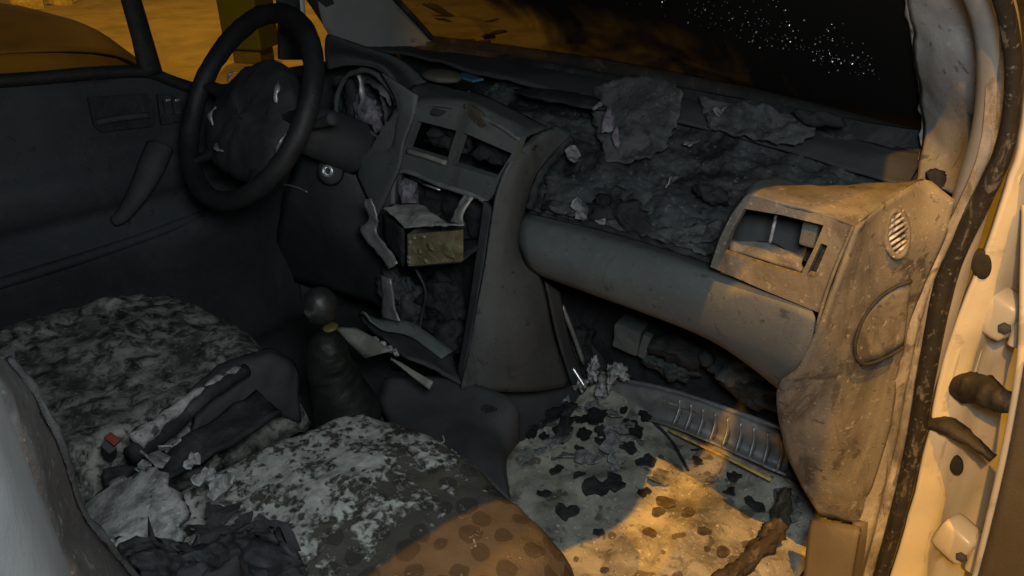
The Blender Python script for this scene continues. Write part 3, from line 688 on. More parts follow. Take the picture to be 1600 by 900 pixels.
for (px, sc, rt) in (((0.0997, 0.9750, 1.0879), .050, (.9, .3, .5)), ((0.1342, 0.9550, 1.0674), .034, (1.2, .2, .9)), ((0.0635, 0.9900, 1.1101), .022, (.7, .5, .2))):
    o = finish('peeling_flake', flake_mesh('peeling_flake', 'plumflake', int(sc * 1000), .6, .6, .12, .5), None, van)
    o.location = px; o.scale = (sc, sc, sc); o.rotation_euler = rt

# passenger beam: smooth rounded front member
patch('dash_beam', [[(0.0671, 0.7750, 0.9484), (0.2600, 0.7900, 0.9580), (0.4486, 0.7900, 0.9627), (0.5990, 0.7750, 0.9689)],
                    [(0.0828, 0.7400, 0.9467), (0.2858, 0.7450, 0.9627), (0.4754, 0.7250, 0.9821), (0.6398, 0.7120, 0.9873)],
                    [(0.1027, 0.7150, 0.9159), (0.3042, 0.7150, 0.9261), (0.4865, 0.7050, 0.9464), (0.6529, 0.7000, 0.9649)],
                    [(0.1158, 0.7220, 0.8722), (0.2998, 0.7220, 0.8795), (0.4868, 0.7180, 0.8886), (0.6446, 0.7040, 0.9050)],
                    [(0.1298, 0.7500, 0.8440), (0.2906, 0.7500, 0.8524), (0.4812, 0.7450, 0.8567), (0.6185, 0.7350, 0.8350)],
                    [(0.1266, 0.8000, 0.8131), (0.2706, 0.8000, 0.8220), (0.4646, 0.7900, 0.8317), (0.5938, 0.7800, 0.7971)]], 'dash', van, n=7, m=8, th=.005, rough=.0015, rs=6)
tube('beam_torn_edge', [(0.0602, 0.7900, 0.9434), (0.1373, 0.8000, 0.9439), (0.2462, 0.8100, 0.9487), (0.3515, 0.8100, 0.9544), (0.4384, 0.8100, 0.9545)], .007, 'char', van, rough=.010, rs=60, n=10)

# vent pod at the passenger end
pod = empty('vent_pod', (.6, .8, .9), van)
def pdd(o):
    o.parent = pod; o.matrix_parent_inverse = Matrix.Translation(-Vector((.6, .8, .9))); return o
hole = [(0.5270, 0.7050, 1.1022), (0.5800, 0.7050, 1.1077), (0.6351, 0.7050, 1.1092), (0.6283, 0.7050, 1.0714), (0.6187, 0.7050, 1.0308), (0.5643, 0.7050, 1.0297), (0.5058, 0.7050, 1.0303), (0.5137, 0.7050, 1.0643)]
slot = [(0.6366, 0.7050, 1.0848), (0.6451, 0.7050, 1.0839), (0.6373, 0.7050, 1.0382), (0.6271, 0.7050, 1.0375)]
face = [(0.4895, 0.7050, 1.0015), (0.4974, 0.7050, 1.0466), (0.5094, 0.7050, 1.0861), (0.5211, 0.7050, 1.1099), (0.5349, 0.7050, 1.1227), (0.5883, 0.7050, 1.1243), (0.6425, 0.7050, 1.1252), (0.6708, 0.7050, 1.1187), (0.6646, 0.7050, 1.0803), (0.6586, 0.7050, 1.0373), (0.6565, 0.7050, 0.9888), (0.5799, 0.7050, 0.9935)]
pdd(plate('pod_face', face, [hole, slot], (0, .012, 0), 'pod', None))
pdd(patch('pod_top', [[(0.5215, 0.7040, 1.1103), (0.5354, 0.7040, 1.1231), (0.5887, 0.7040, 1.1247), (0.6428, 0.7040, 1.1256), (0.6711, 0.7040, 1.1191)],
                      [(0.5137, 0.7250, 1.1145), (0.5307, 0.7300, 1.1276), (0.5824, 0.7350, 1.1294), (0.6412, 0.7350, 1.1316), (0.6773, 0.7250, 1.1298)],
                      [(0.5054, 0.7600, 1.1132), (0.5165, 0.7900, 1.1205), (0.5704, 0.8000, 1.1206), (0.6326, 0.8000, 1.1316), (0.6831, 0.7800, 1.1386)],
                      [(0.4898, 0.8200, 1.1012), (0.5014, 0.8600, 1.0986), (0.5570, 0.8700, 1.0966), (0.6225, 0.8700, 1.1168), (0.6944, 0.8650, 1.1423)],
                      [(0.4661, 0.9000, 1.0679), (0.4937, 0.9200, 1.0716), (0.5508, 0.9300, 1.0747), (0.6171, 0.9500, 1.0922), (0.6792, 0.9300, 1.1226)]], 'pod', None, n=7, m=7, th=.005, rough=.003, rs=18))
pdd(patch('pod_side', [[(0.4890, 0.7060, 1.0010), (0.4969, 0.7060, 1.0461), (0.5089, 0.7060, 1.0856), (0.5221, 0.7060, 1.1118), (0.5309, 0.7150, 1.1217)],
                       [(0.4703, 0.7400, 0.9878), (0.4786, 0.7400, 1.0345), (0.4911, 0.7400, 1.0753), (0.5056, 0.7400, 1.1035), (0.5175, 0.7500, 1.1180)],
                       [(0.4269, 0.8300, 0.9552), (0.4383, 0.8300, 1.0042), (0.4510, 0.8300, 1.0460), (0.4689, 0.8300, 1.0770), (0.4862, 0.8400, 1.0941)]], 'pod', None, n=5, m=5, th=.005))
# what is left inside the vent opening
pdd(patch('vent_duct', [[(0.4686, 0.8000, 1.0011), (0.5989, 0.8000, 1.0113)], [(0.4721, 0.8200, 1.0494), (0.6033, 0.8200, 1.0641)]], 'dark', None, th=.01, rough=.003))
pdd(patch('vent_ledge', [[(0.5003, 0.7350, 1.0387), (0.5559, 0.7350, 1.0478), (0.6068, 0.7350, 1.0466)], [(0.5038, 0.7250, 1.0248), (0.5594, 0.7250, 1.0278), (0.6104, 0.7250, 1.0273)]], 'pod', None, th=.012, rough=.006, rs=50))
pdd(tube('vent_rod', [(0.5622, 0.7300, 1.0952), (0.5592, 0.7350, 1.0721), (0.5562, 0.7400, 1.0482)], .0022, 'melt', None))
pdd(box('vent_block', Vector((0.6076, 0.7500, 1.0779)), (.022, .03, .035), 'dash', None, bev=.004))
pdd(patch('slot_back', [[(0.6238, 0.7350, 1.0727), (0.6409, 0.7350, 1.0725)], [(0.6120, 0.7350, 1.0193), (0.6339, 0.7350, 1.0211)]], 'char', None, th=.01))

# dash end panel running down the hinge pillar
patch('dash_end_panel', [[(0.6717, 0.7020, 1.1199), (0.6779, 0.7650, 1.1328), (0.6945, 0.8600, 1.1418), (0.7388, 0.8680, 1.1249)],
                         [(0.6676, 0.7000, 1.0830), (0.6832, 0.7600, 1.0810), (0.7116, 0.8200, 1.0791), (0.7376, 0.8580, 1.0728)],
                         [(0.6624, 0.6980, 1.0413), (0.6838, 0.7600, 1.0301), (0.7123, 0.8150, 1.0243), (0.7309, 0.8530, 1.0067)],
                         [(0.6587, 0.6980, 0.9926), (0.6857, 0.7580, 0.9780), (0.7077, 0.8080, 0.9708), (0.7272, 0.8500, 0.9557)],
                         [(0.6413, 0.7050, 0.9008), (0.6868, 0.7600, 0.8947), (0.7126, 0.8100, 0.8875), (0.7332, 0.8500, 0.8628)],
                         [(0.6104, 0.7300, 0.8268), (0.6855, 0.7750, 0.7722), (0.7171, 0.8150, 0.7538), (0.7422, 0.8500, 0.7344)],
                         [(0.6333, 0.7900, 0.6700), (0.6854, 0.8000, 0.6617), (0.7188, 0.8250, 0.6350), (0.7414, 0.8500, 0.6228)],
                         [(0.6852, 0.8350, 0.5567), (0.7100, 0.8380, 0.5670), (0.7259, 0.8450, 0.5641), (0.7413, 0.8500, 0.5667)]], 'endcap', van, n=7, m=8, th=.006, rough=.003, rs=12)
tube('panel_crease', [(0.6720, 0.6990, 1.1201), (0.6650, 0.6970, 1.0743), (0.6604, 0.6950, 1.0325), (0.6576, 0.6950, 0.9915), (0.6554, 0.7000, 0.9609)], .0022, 'pod', van)

# oval side vent with slats
sv = empty('side_vent', (0.6952, 0.7900, 1.0885), van)
c0 = Vector((0.6952, 0.7900, 1.0885))
axu = (Vector((0.7034, 0.8000, 1.0904)) - Vector((0.6883, 0.7750, 1.0885))).normalized()
axv = (Vector((0.6954, 0.8050, 1.1109)) - Vector((0.6971, 0.7750, 1.0638))).normalized()
axn = axu.cross(axv).normalized()
if axn.y > 0: axn = -axn
axv = axn.cross(axu).normalized()
ov = [axu * (.0165 * math.cos(a)) + axv * (.030 * math.sin(a)) + axn * .007 for a in np.linspace(0, 2 * math.pi, 16, endpoint=False)]
tube('vent_ring', ov, .0042, 'pod', sv, closed=True, n=3, seg=8)
plate('vent_back', [p * .95 - axn * .002 for p in ov], [], -axn * .004, 'door', sv)
for k in range(-3, 4):
    h = k * .0075; w = .0165 * math.sqrt(max(0, 1 - (h / .030) ** 2))
    p0 = -axu * w + axv * (h - .006) + axn * .009; p1 = axu * w + axv * (h + .006) + axn * .009
    tube('vent_slat', [p0, p1], .0020, 'melt', sv, seg=6, n=1)

# D-shaped access cover
dcov = [(0.7273, 0.8120, 1.0239), (0.7128, 0.7950, 1.0156), (0.7012, 0.7760, 1.0003), (0.6945, 0.7580, 0.9765), (0.6943, 0.7480, 0.9476), (0.6988, 0.7490, 0.9244), (0.7085, 0.7600, 0.9088), (0.7205, 0.7790, 0.9093), (0.7344, 0.8020, 0.9192), (0.7398, 0.8120, 0.9254)]
ac = empty('access_cover', (0.7, .8, .9), van)
o = patch('cover_plate', [[dcov[0], dcov[1], dcov[2], dcov[3], dcov[4]], [dcov[9], dcov[8], dcov[7], dcov[6], dcov[5]]], 'endcap', None, n=6, m=4, th=.003, rough=.0015, rs=40, seed=2)
o.parent = ac; o.matrix_parent_inverse = Matrix.Translation(-Vector((.7, .8, .9)))
o = tube('cover_gap', [tuple(np.array(p) + np.array((.001, -.004, 0))) for p in dcov], .0024, 'char', None, seg=6, n=4)
o.parent = ac; o.matrix_parent_inverse = Matrix.Translation(-Vector((.7, .8, .9)))

# sill trim block at the foot of the hinge pillar
patch('sill_trim', [[(0.6808, 0.8000, 0.5663), (0.7146, 0.7950, 0.5890), (0.7534, 0.8000, 0.6025)], [(0.6865, 0.7850, 0.5484), (0.7218, 0.7800, 0.5732), (0.7587, 0.7850, 0.5902)], [(0.7067, 0.7600, 0.4423), (0.7404, 0.7600, 0.4700), (0.7723, 0.7650, 0.4918)]], 'brown', van, n=5, th=.01)
patch('sill_trim', [[(0.7446, 0.8300, 0.5768), (0.7731, 0.8800, 0.5736)], [(0.7599, 0.8000, 0.4508), (0.7714, 0.8800, 0.3897)]], 'brown', van, n=4, th=.01)

# ---------------------------------------------------------------- centre console
cs = empty('console_side_panel', (.1, .7, .6), van)
def cadd(o):
    o.parent = cs; o.matrix_parent_inverse = Matrix.Translation(-Vector((.1, .7, .6))); return o
cadd(patch('side_skin', [[(0.0895, 0.7650, 1.1029), (0.0980, 0.8000, 1.1076), (0.1019, 0.8350, 1.0999), (0.1018, 0.8600, 1.0850)],
                         [(0.1082, 0.7000, 1.0839), (0.1074, 0.7450, 1.0926), (0.1027, 0.7900, 1.0850), (0.1035, 0.8200, 1.0702)],
                         [(0.1066, 0.6650, 1.0411), (0.1128, 0.7000, 1.0507), (0.1022, 0.7400, 1.0379), (0.0912, 0.7750, 1.0263)],
                         [(0.1021, 0.6500, 0.9858), (0.1118, 0.6800, 0.9914), (0.1055, 0.7150, 0.9793), (0.0849, 0.7550, 0.9682)],
                         [(0.1011, 0.6300, 0.8940), (0.1147, 0.6600, 0.9005), (0.1103, 0.7000, 0.8977), (0.0925, 0.7350, 0.8995)],
                         [(0.0961, 0.6100, 0.8093), (0.1203, 0.6450, 0.8174), (0.1332, 0.7000, 0.8133), (0.1204, 0.7650, 0.8242)],
                         [(0.0937, 0.5900, 0.7284), (0.1255, 0.6300, 0.7305), (0.1418, 0.7100, 0.7073), (0.1280, 0.8000, 0.6822)],
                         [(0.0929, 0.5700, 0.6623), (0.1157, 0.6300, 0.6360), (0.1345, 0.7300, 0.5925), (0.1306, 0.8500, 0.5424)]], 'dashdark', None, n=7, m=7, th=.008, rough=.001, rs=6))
cadd(tube('burnt_lip', [(0.0971, 0.8660, 1.0804), (0.0895, 0.8300, 1.0552), (0.0846, 0.7900, 1.0147), (0.0779, 0.7700, 0.9619)], .008, 'char', None, rough=.008, rs=70, n=8))
cadd(patch('inner_skin', [[(0.0940, 0.8000, 0.8016), (0.0982, 0.8400, 0.7660)], [(0.1071, 0.8300, 0.6597), (0.0988, 0.8800, 0.6254)], [(0.1184, 0.8700, 0.5312), (0.1142, 0.9300, 0.4982)]], 'dark', None, th=.006))

# stack face with two vent openings, radio slot below
stk = empty('centre_stack', (-.1, .7, .6), van)
def sadd(o):
    o.parent = stk; o.matrix_parent_inverse = Matrix.Translation(-Vector((-.1, .7, .6))); return o
up_out = [(-0.2270, 0.6900, 1.0840), (-0.1824, 0.6900, 1.1146), (-0.1159, 0.6900, 1.1334), (-0.0127, 0.6900, 1.1444), (0.0655, 0.6900, 1.1364), (0.1274, 0.6900, 1.1223), (0.1101, 0.6900, 1.0811), (0.0856, 0.6900, 1.0292), (0.0502, 0.6900, 0.9913), (-0.0551, 0.6900, 0.9865), (-0.2015, 0.6900, 0.9955), (-0.2286, 0.6900, 0.9370), (-0.2543, 0.6900, 0.8656), (-0.3428, 0.6900, 0.8555), (-0.3297, 0.6900, 0.9257), (-0.2981, 0.6900, 1.0036)]
v1 = [(-0.1367, 0.6900, 1.1033), (-0.0262, 0.6900, 1.1052), (-0.0553, 0.6900, 1.0416), (-0.1730, 0.6900, 1.0411)]
v2 = [(-0.0112, 0.6900, 1.1058), (0.1101, 0.6900, 1.0923), (0.0717, 0.6900, 1.0388), (-0.0433, 0.6900, 1.0382)]
sadd(plate('stack_face', up_out, [v1, v2], (0, .018, 0), 'dash', None))
for q in (v1, v2):
    b0 = [tuple(np.array(p) + np.array((0, .06, 0))) for p in q]
    sadd(patch('vent_cavity', [[b0[0], b0[1]], [b0[3], b0[2]]], 'char', None, n=10, m=10, th=.01, rough=.016, rs=60, seed=int(q[0][0] * 100)))
sadd(tube('vent_lip', [(-0.1601, 0.6840, 1.0401), (-0.1076, 0.6840, 1.0414), (-0.0506, 0.6840, 1.0405)], .005, 'strip', None))
sadd(patch('stack_hood', [[(-0.2257, 0.6890, 1.0844), (-0.1146, 0.6890, 1.1350), (-0.0116, 0.6890, 1.1459), (0.0696, 0.6890, 1.1373), (0.1283, 0.6890, 1.1227)],
                          [(-0.2206, 0.7100, 1.1129), (-0.1236, 0.7100, 1.1439), (-0.0270, 0.7150, 1.1544), (0.0595, 0.7200, 1.1426), (0.1114, 0.7400, 1.1183)],
                          [(-0.2492, 0.7800, 1.1341), (-0.1624, 0.7800, 1.1351), (-0.0642, 0.7800, 1.1389), (0.0261, 0.7800, 1.1226), (0.0859, 0.8000, 1.1088)],
                          [(-0.3024, 0.8600, 1.1222), (-0.2120, 0.8600, 1.1227), (-0.1096, 0.8600, 1.1209), (-0.0231, 0.8600, 1.1030), (0.0369, 0.8800, 1.0828)]], 'dash', None, n=6, m=6, th=.006, rough=.002))
for (c, rx, rz, mm) in (((-0.0657, 0.6860, 1.1347), .018, .008, 'dark'),):
    g = lathe('blank_plug', [(.2, 0), (1, 0), (.95, .004), (.05, .005)], (0, 0, 0), (0, -.6, .8), mm, stk)
    g.location = Vector(c) - Vector((-.1, .7, .6)); g.scale = (rx, rz * 2, rz)
sadd(blob('scorched_dent', (0.0235, 0.6950, 1.1387), (.036, .008, .014), 'brownchar', None, rough=.15, rot=(0, .35, 0)))
sadd(blob('scorched_dent', (-0.2745, 0.8818, 1.1350), (.055, .035, .012), 'brown', None, rough=.12, rs=20))
sadd(box('blue_tab', (-0.2404, 0.9283, 1.1300), (.075, .030, .006), 'blue', None, rot=(0, 0, R(-10)), bev=.003))

# inside of the radio slot and lower bay
sadd(patch('slot_back', [[(-0.3069, 0.7600, 0.9538), (-0.1520, 0.7600, 0.9582), (-0.0144, 0.7600, 0.9569)], [(-0.3579, 0.7600, 0.8145), (-0.1798, 0.7600, 0.8433), (-0.0290, 0.7600, 0.8601)], [(-0.3915, 0.7600, 0.5917), (-0.2177, 0.7600, 0.6234), (-0.0497, 0.7600, 0.6413)], [(-0.4233, 0.7600, 0.4081), (-0.2570, 0.7600, 0.4263), (-0.0869, 0.7600, 0.4442)]],
           'char', None, n=9, m=9, th=.01, rough=.02, rs=24, seed=6))
sadd(patch('stack_left_cheek', [[(-0.2392, 0.6900, 0.9868), (-0.2143, 0.7000, 0.9900), (-0.2512, 0.7500, 0.9607)], [(-0.2656, 0.6850, 0.8640), (-0.2498, 0.6900, 0.8669), (-0.2935, 0.7500, 0.8283)], [(-0.2805, 0.6800, 0.6657), (-0.2760, 0.6900, 0.6551), (-0.3230, 0.7500, 0.6075)], [(-0.2808, 0.6700, 0.6196), (-0.2787, 0.6800, 0.6077), (-0.3427, 0.7500, 0.5425)]],
           'dark', None, n=5, th=.006))
sadd(tube('slot_frame', [(-0.2312, 0.6880, 0.8945), (-0.1998, 0.6880, 0.9883), (-0.0705, 0.6880, 0.9908), (0.0489, 0.6880, 0.9865), (0.0502, 0.6720, 0.9241)], .0045, 'metal', None, n=4, rough=.003, rs=80))
sadd(tube('slot_rod', [(-0.1410, 0.7000, 0.9741), (-0.0885, 0.7000, 0.9740)], .0022, 'bright', None, n=2))
sadd(patch('stack_lower_edge', [[(0.0522, 0.6880, 0.9924), (0.0806, 0.6800, 0.9828)], [(0.0530, 0.6650, 0.8913), (0.0826, 0.6550, 0.8890)], [(0.0474, 0.6450, 0.7755), (0.0817, 0.6300, 0.7816)], [(0.0593, 0.6000, 0.6572), (0.0891, 0.5850, 0.6555)]], 'dark', None, th=.01))
for k, (c, s, mt) in enumerate((((-0.2058, 0.7000, 0.6696), (.05, .03, .07), 'charpanel'), ((-0.1243, 0.7200, 0.7084), (.06, .03, .06), 'char'), ((-0.2379, 0.6900, 0.7100), (.035, .03, .05), 'charpanel'),
                                ((-0.0857, 0.7000, 0.6531), (.06, .04, .04), 'char'), ((-0.1810, 0.7350, 0.9782), (.03, .02, .02), 'charpanel'), ((-0.2077, 0.7200, 0.9341), (.02, .02, .04), 'plum'))):
    sadd(blob('melted_innards', c, s, mt, None, rough=.55, rs=28, sub=4, seed=30 + k))
sadd(tube('hanging_wire', [(-0.1042, 0.6400, 0.8208), (-0.0909, 0.6500, 0.7713), (-0.1179, 0.6600, 0.7044), (-0.1349, 0.6500, 0.6147)], .0025, 'dark', None, rough=.001))
sadd(patch('support_bracket', [[(-0.2419, 0.6550, 0.7533), (-0.2068, 0.6550, 0.7564)], [(-0.2481, 0.6550, 0.6719), (-0.1948, 0.6550, 0.6732)], [(-0.2574, 0.6550, 0.6354), (-0.1557, 0.6550, 0.6360)]], 'metal', None, th=.004, rough=.004, rs=40))

# lower tray of the stack
sadd(patch('tray', [[(-0.2631, 0.6000, 0.6696), (-0.1633, 0.6600, 0.6629), (-0.0411, 0.6800, 0.6416)], [(-0.1416, 0.5600, 0.6923), (-0.0702, 0.6000, 0.6815), (0.0059, 0.6300, 0.6628)], [(-0.0045, 0.5300, 0.7062), (0.0326, 0.5600, 0.6868), (0.0842, 0.5800, 0.6646)]], 'dark', None, n=6, th=.006, rough=.005, rs=24))
for k, p in enumerate(((-0.1275, 0.5450, 0.6853), (-0.1029, 0.5450, 0.6853), (-0.0788, 0.5450, 0.6853), (-0.0589, 0.5450, 0.6865))):
    sadd(lathe('switch_stub', [(.007, 0), (.008, .003), (.008, .010), (.006, .014), (.001, .0145)], p, (.3, -.6, .7), 'melt', None, seg=10))
# tunnel cover running back to the seats
patch('tunnel_cover', [[(-0.0800, 0.5214, 0.6312), (0.0393, 0.5850, 0.6553), (0.1940, 0.6000, 0.6721), (0.2133, 0.6000, 0.5876)],
                       [(-0.0600, 0.4871, 0.6051), (0.0809, 0.5300, 0.6456), (0.1989, 0.5450, 0.6486), (0.2406, 0.5500, 0.6116)],
                       [(-0.0200, 0.4689, 0.5822), (0.1587, 0.4600, 0.6554), (0.2385, 0.4600, 0.6863), (0.3011, 0.4700, 0.6631)],
                       [(0.0200, 0.4368, 0.5773), (0.2262, 0.4000, 0.6765), (0.3140, 0.4000, 0.6972), (0.3712, 0.4100, 0.6758)]], 'dark', van, n=6, th=.006, rough=.004)

# fascia between the dials and the stack, dial hood, knee panel
patch('dial_hood', [[(-0.6550, 0.8621, 1.1824), (-0.5600, 0.8889, 1.1651), (-0.4500, 0.9127, 1.1438), (-0.3200, 0.8805, 1.1162)],
                    [(-0.6300, 0.8366, 1.1751), (-0.5300, 0.8495, 1.1594), (-0.4300, 0.8719, 1.1409), (-0.3000, 0.8384, 1.1030)],
                    [(-0.4925, 0.7400, 1.1718), (-0.3848, 0.7350, 1.1822), (-0.2695, 0.7300, 1.1780), (-0.1890, 0.7200, 1.1227)],
                    [(-0.4687, 0.7250, 1.1461), (-0.3782, 0.7250, 1.1665), (-0.2720, 0.7200, 1.1693), (-0.2090, 0.7150, 1.1140)]], 'dash', van, n=6, m=7, th=.008, rough=.001)
patch('dial_fascia', [[(-0.2462, 0.7050, 1.1752), (-0.1948, 0.7000, 1.1642), (-0.1353, 0.7000, 1.1473)],
                      [(-0.1987, 0.7000, 1.1296), (-0.1743, 0.6950, 1.1224), (-0.1400, 0.6900, 1.1075)],
                      [(-0.2042, 0.7000, 1.0799), (-0.1886, 0.6900, 1.0761), (-0.1654, 0.6850, 1.0565)],
                      [(-0.2294, 0.7000, 1.0347), (-0.2101, 0.6900, 1.0253), (-0.1844, 0.6830, 1.0012)],
                      [(-0.3184, 0.7000, 0.9996), (-0.2826, 0.6900, 0.9767), (-0.2224, 0.6820, 0.9408)],
                      [(-0.3546, 0.7000, 0.9388), (-0.3180, 0.6900, 0.9142), (-0.2745, 0.6820, 0.8667)]], 'dash', van, n=5, m=5, th=.006)
dc = empty('instrument_cluster', (-.37, .75, 1.05), van)
def iadd(o):
    o.parent = dc; o.matrix_parent_inverse = Matrix.Translation(-Vector((-.37, .75, 1.05))); return o
iadd(tube('cluster_rim', [(-0.4533, 0.7300, 1.0409), (-0.4364, 0.7300, 1.1066), (-0.3882, 0.7300, 1.1474), (-0.3169, 0.7300, 1.1614), (-0.2662, 0.7300, 1.1398), (-0.2400, 0.7300, 1.1059), (-0.2599, 0.7300, 1.0566), (-0.2943, 0.7300, 1.0159), (-0.3709, 0.7300, 1.0184)], .0055, 'dash', None, closed=True, n=5, rough=.003, rs=60))
iadd(patch('cluster_back', [[(-0.5473, 0.8000, 1.1067), (-0.4222, 0.8000, 1.1414), (-0.3056, 0.8000, 1.1154)], [(-0.5647, 0.8000, 1.0143), (-0.4354, 0.8000, 1.0522), (-0.3115, 0.8000, 1.0601)], [(-0.5541, 0.8000, 0.9303), (-0.4626, 0.8000, 0.9499), (-0.3425, 0.8000, 0.9756)]], 'charpanel', None, n=10, m=10, th=.01, rough=.02, rs=30))
for k, (pts, w) in enumerate((([(-0.3822, 0.7450, 1.1460), (-0.3690, 0.7400, 1.1021), (-0.3977, 0.7450, 1.0481)], .008), ([(-0.3506, 0.7450, 1.1374), (-0.2968, 0.7400, 1.1269), (-0.2778, 0.7450, 1.0966)], .013), ([(-0.4168, 0.7400, 1.0314), (-0.3463, 0.7300, 1.0330), (-0.2894, 0.7350, 1.0199)], .009), ([(-0.3182, 0.7500, 1.1087), (-0.3039, 0.7500, 1.0711), (-0.3061, 0.7450, 1.0377)], .008), ([(-0.4303, 0.7300, 1.0094), (-0.4073, 0.7250, 0.9935), (-0.3850, 0.7300, 1.0013)], .006))):
    iadd(tube('melted_strand', pts, [w * .6, w * .8, w * .35], ('metal', 'ashsheet', 'plum', 'ashsheet', 'paleknob')[k], None, flat=.5, rough=w * .6, rs=70, n=6))
iadd(blob('gauge_lump', (-0.3962, 0.7700, 1.0506), (.05, .02, .04), 'plum', None, rough=.5, rs=30, sub=4))
iadd(blob('gauge_lump', (-0.4465, 0.7700, 1.0701), (.02, .02, .05), 'char', None, rough=.4, rs=30))
patch('lower_dash', [[(-0.5675, 0.7000, 0.9809), (-0.4170, 0.7000, 0.9826), (-0.3549, 0.7300, 0.9747)], [(-0.5500, 0.6700, 0.9152), (-0.3993, 0.6800, 0.9259), (-0.3274, 0.7200, 0.9183)], [(-0.5904, 0.6600, 0.8527), (-0.4210, 0.6700, 0.8629), (-0.2903, 0.7100, 0.8492)], [(-0.6787, 0.6800, 0.7474), (-0.4722, 0.6750, 0.7673), (-0.2493, 0.6800, 0.7880)], [(-0.8748, 0.7400, 0.5026), (-0.6004, 0.7350, 0.5617), (-0.3343, 0.7300, 0.6079)]], 'dark', van, n=6, th=.008, rough=.004)
ig = empty('ignition_switch', (-0.3868, 0.6550, 0.9542), van)
lathe('switch_boss', [(.030, 0), (.028, .010), (.016, .014), (.002, .0145)], (0, 0, 0), (.45, -.85, .3), 'dark', ig)
lathe('switch_ring', [(.0075, .012), (.0135, .012), (.0140, .018), (.0118, .021), (.0080, .019), (.0070, .013)], (0, 0, 0), (.45, -.85, .3), 'bright', ig)
tube('trim_seam', [(-0.5944, 0.6520, 0.8731), (-0.5348, 0.6500, 0.8822), (-0.4879, 0.6500, 0.8817)], .0025, 'metal', van)

# gear lever
gl = empty('gear_lever', (-.06, .42, .58), van)
GK = (-0.0600, 0.3901, 0.8557)
def gadd(o):
    o.parent = gl; o.matrix_parent_inverse = Matrix.Translation(-Vector((-.06, .42, .58))); return o
gadd(blob('knob', GK, (.030, .030, .034), 'knob', None, rough=.04, rs=40, sub=4))
gadd(lathe('collar', [(.010, -.036), (.0135, -.036), (.014, -.032), (.010, -.030)], tuple(np.array(GK) + np.array((.004, .006, -.012))), (-.05, -.15, 1), 'yellow', None, seg=16))
gadd(tube('gaiter', [(-0.0550, 0.3883, 0.8021), (-0.0550, 0.3881, 0.7917), (-0.0550, 0.3889, 0.7782), (-0.0550, 0.3893, 0.7619), (-0.0550, 0.3909, 0.7436), (-0.0550, 0.3934, 0.7218), (-0.0540, 0.3966, 0.6998), (-0.0520, 0.4003, 0.6747), (-0.0500, 0.4062, 0.6436), (-0.0500, 0.4136, 0.6099)], [.014, .026, .032, .035, .038, .041, .045, .050, .057, .064], 'green_dark', None, seg=26, n=5, rough=.005, rs=30))

# handbrake and seat belt buckle
hb = empty('handbrake', (-.08, .1, .55), van)
def hadd(o):
    o.parent = hb; o.matrix_parent_inverse = Matrix.Translation(-Vector((-.08, .1, .55))); return o
hadd(tube('lever', [(-0.0300, 0.0366, 0.7650), (-0.0600, 0.1058, 0.7594), (-0.0800, 0.1864, 0.7739), (-0.1000, 0.2589, 0.7705)], [.015, .014, .013, .011], 'char', None, rough=.003, rs=40))
hadd(tube('ash_ridge', [(-0.0350, 0.0488, 0.7806), (-0.0650, 0.1089, 0.7769), (-0.0850, 0.1910, 0.7841), (-0.1000, 0.2486, 0.7782)], [.013, .010, .007, .005], 'foam', None, rough=.007, rs=60))
hadd(patch('boot', [[(-0.0600, 0.0024, 0.7416), (-0.0800, 0.0893, 0.7118), (-0.1200, 0.2775, 0.7088)], [(-0.0300, -0.0062, 0.7358), (-0.0300, 0.0926, 0.6947), (-0.0500, 0.2837, 0.6998)]], 'char', None, n=8, th=.01, rough=.006, rs=18, fine=.006))
bk = empty('belt_buckle', (-0.1000, 0.0265, 0.7391), van)
box('buckle_body', (0, 0, 0), (.020, .014, .060), 'dark', bk, rot=(R(18), R(38), R(20)), bev=.004)
box('release_button', (.024, .004, .034), (.020, .012, .008), 'red', bk, rot=(R(18), R(30), R(20)), bev=.002)

# steering wheel
sw_c = Vector((-.375, .505, 1.112)); tl = R(33)
st = empty('steering_wheel', sw_c, van)
U = Vector((1, 0, 0)); W = Vector((0, math.sin(tl), math.cos(tl))); Nn = Vector((0, -math.cos(tl), math.sin(tl)))
def wp(a, r, h=0): return U * (r * math.cos(a)) + W * (r * math.sin(a)) + Nn * h
tube('rim', [wp(a, .185, .028) for a in np.linspace(0, 2 * math.pi, 24, endpoint=False)], .0185, 'wheel', st, closed=True, n=3, seg=14, rough=.002, rs=40)
hubrows = []
for rr, hh in ((.10, -.02), (.105, .0), (.095, .022), (.06, .034), (.001, .038)):
    hubrows.append([wp(a, rr * (1.22 + .12 * math.cos(2 * a) - .06 * math.sin(3 * a)), hh) - W * .022 for a in np.linspace(0, 2 * math.pi, 25)])
patch('hub', hubrows, 'hub', st, n=4, m=2, th=.004, rough=.006, rs=25)
for a in (R(5), R(175), R(230), R(310)):
    tube('spoke', [wp(a, .07, .010), wp(a, .12, .006), wp(a, .18, .024)], [.026, .022, .015], 'wheel', st, flat=.6, rough=.003)
for (a, r0, l) in ((R(150), .085, .03), (R(205), .095, .04), (R(255), .095, .035), (R(25), .10, .045), (R(-15), .165, .04)):
    tube('torn_trim', [wp(a - l / r0 / 2, r0, .036), wp(a, r0 * 1.03, .042), wp(a + l / r0 / 2, r0, .036)], [.003, .006, .002], 'metal', st, flat=.5, rough=.003, rs=90, seg=6)
tube('column', [wp(0, 0, -.02), wp(0, 0, -.12) + Vector((0, .02, 0)), wp(0, 0, -.22) + Vector((0, .03, 0))], [.045, .055, .06], 'dark', st)
tube('stalk', [wp(0, .04, -.06), wp(R(10), .12, -.05), wp(R(12), .17, -.04)], [.010, .009, .012], 'dark', st)

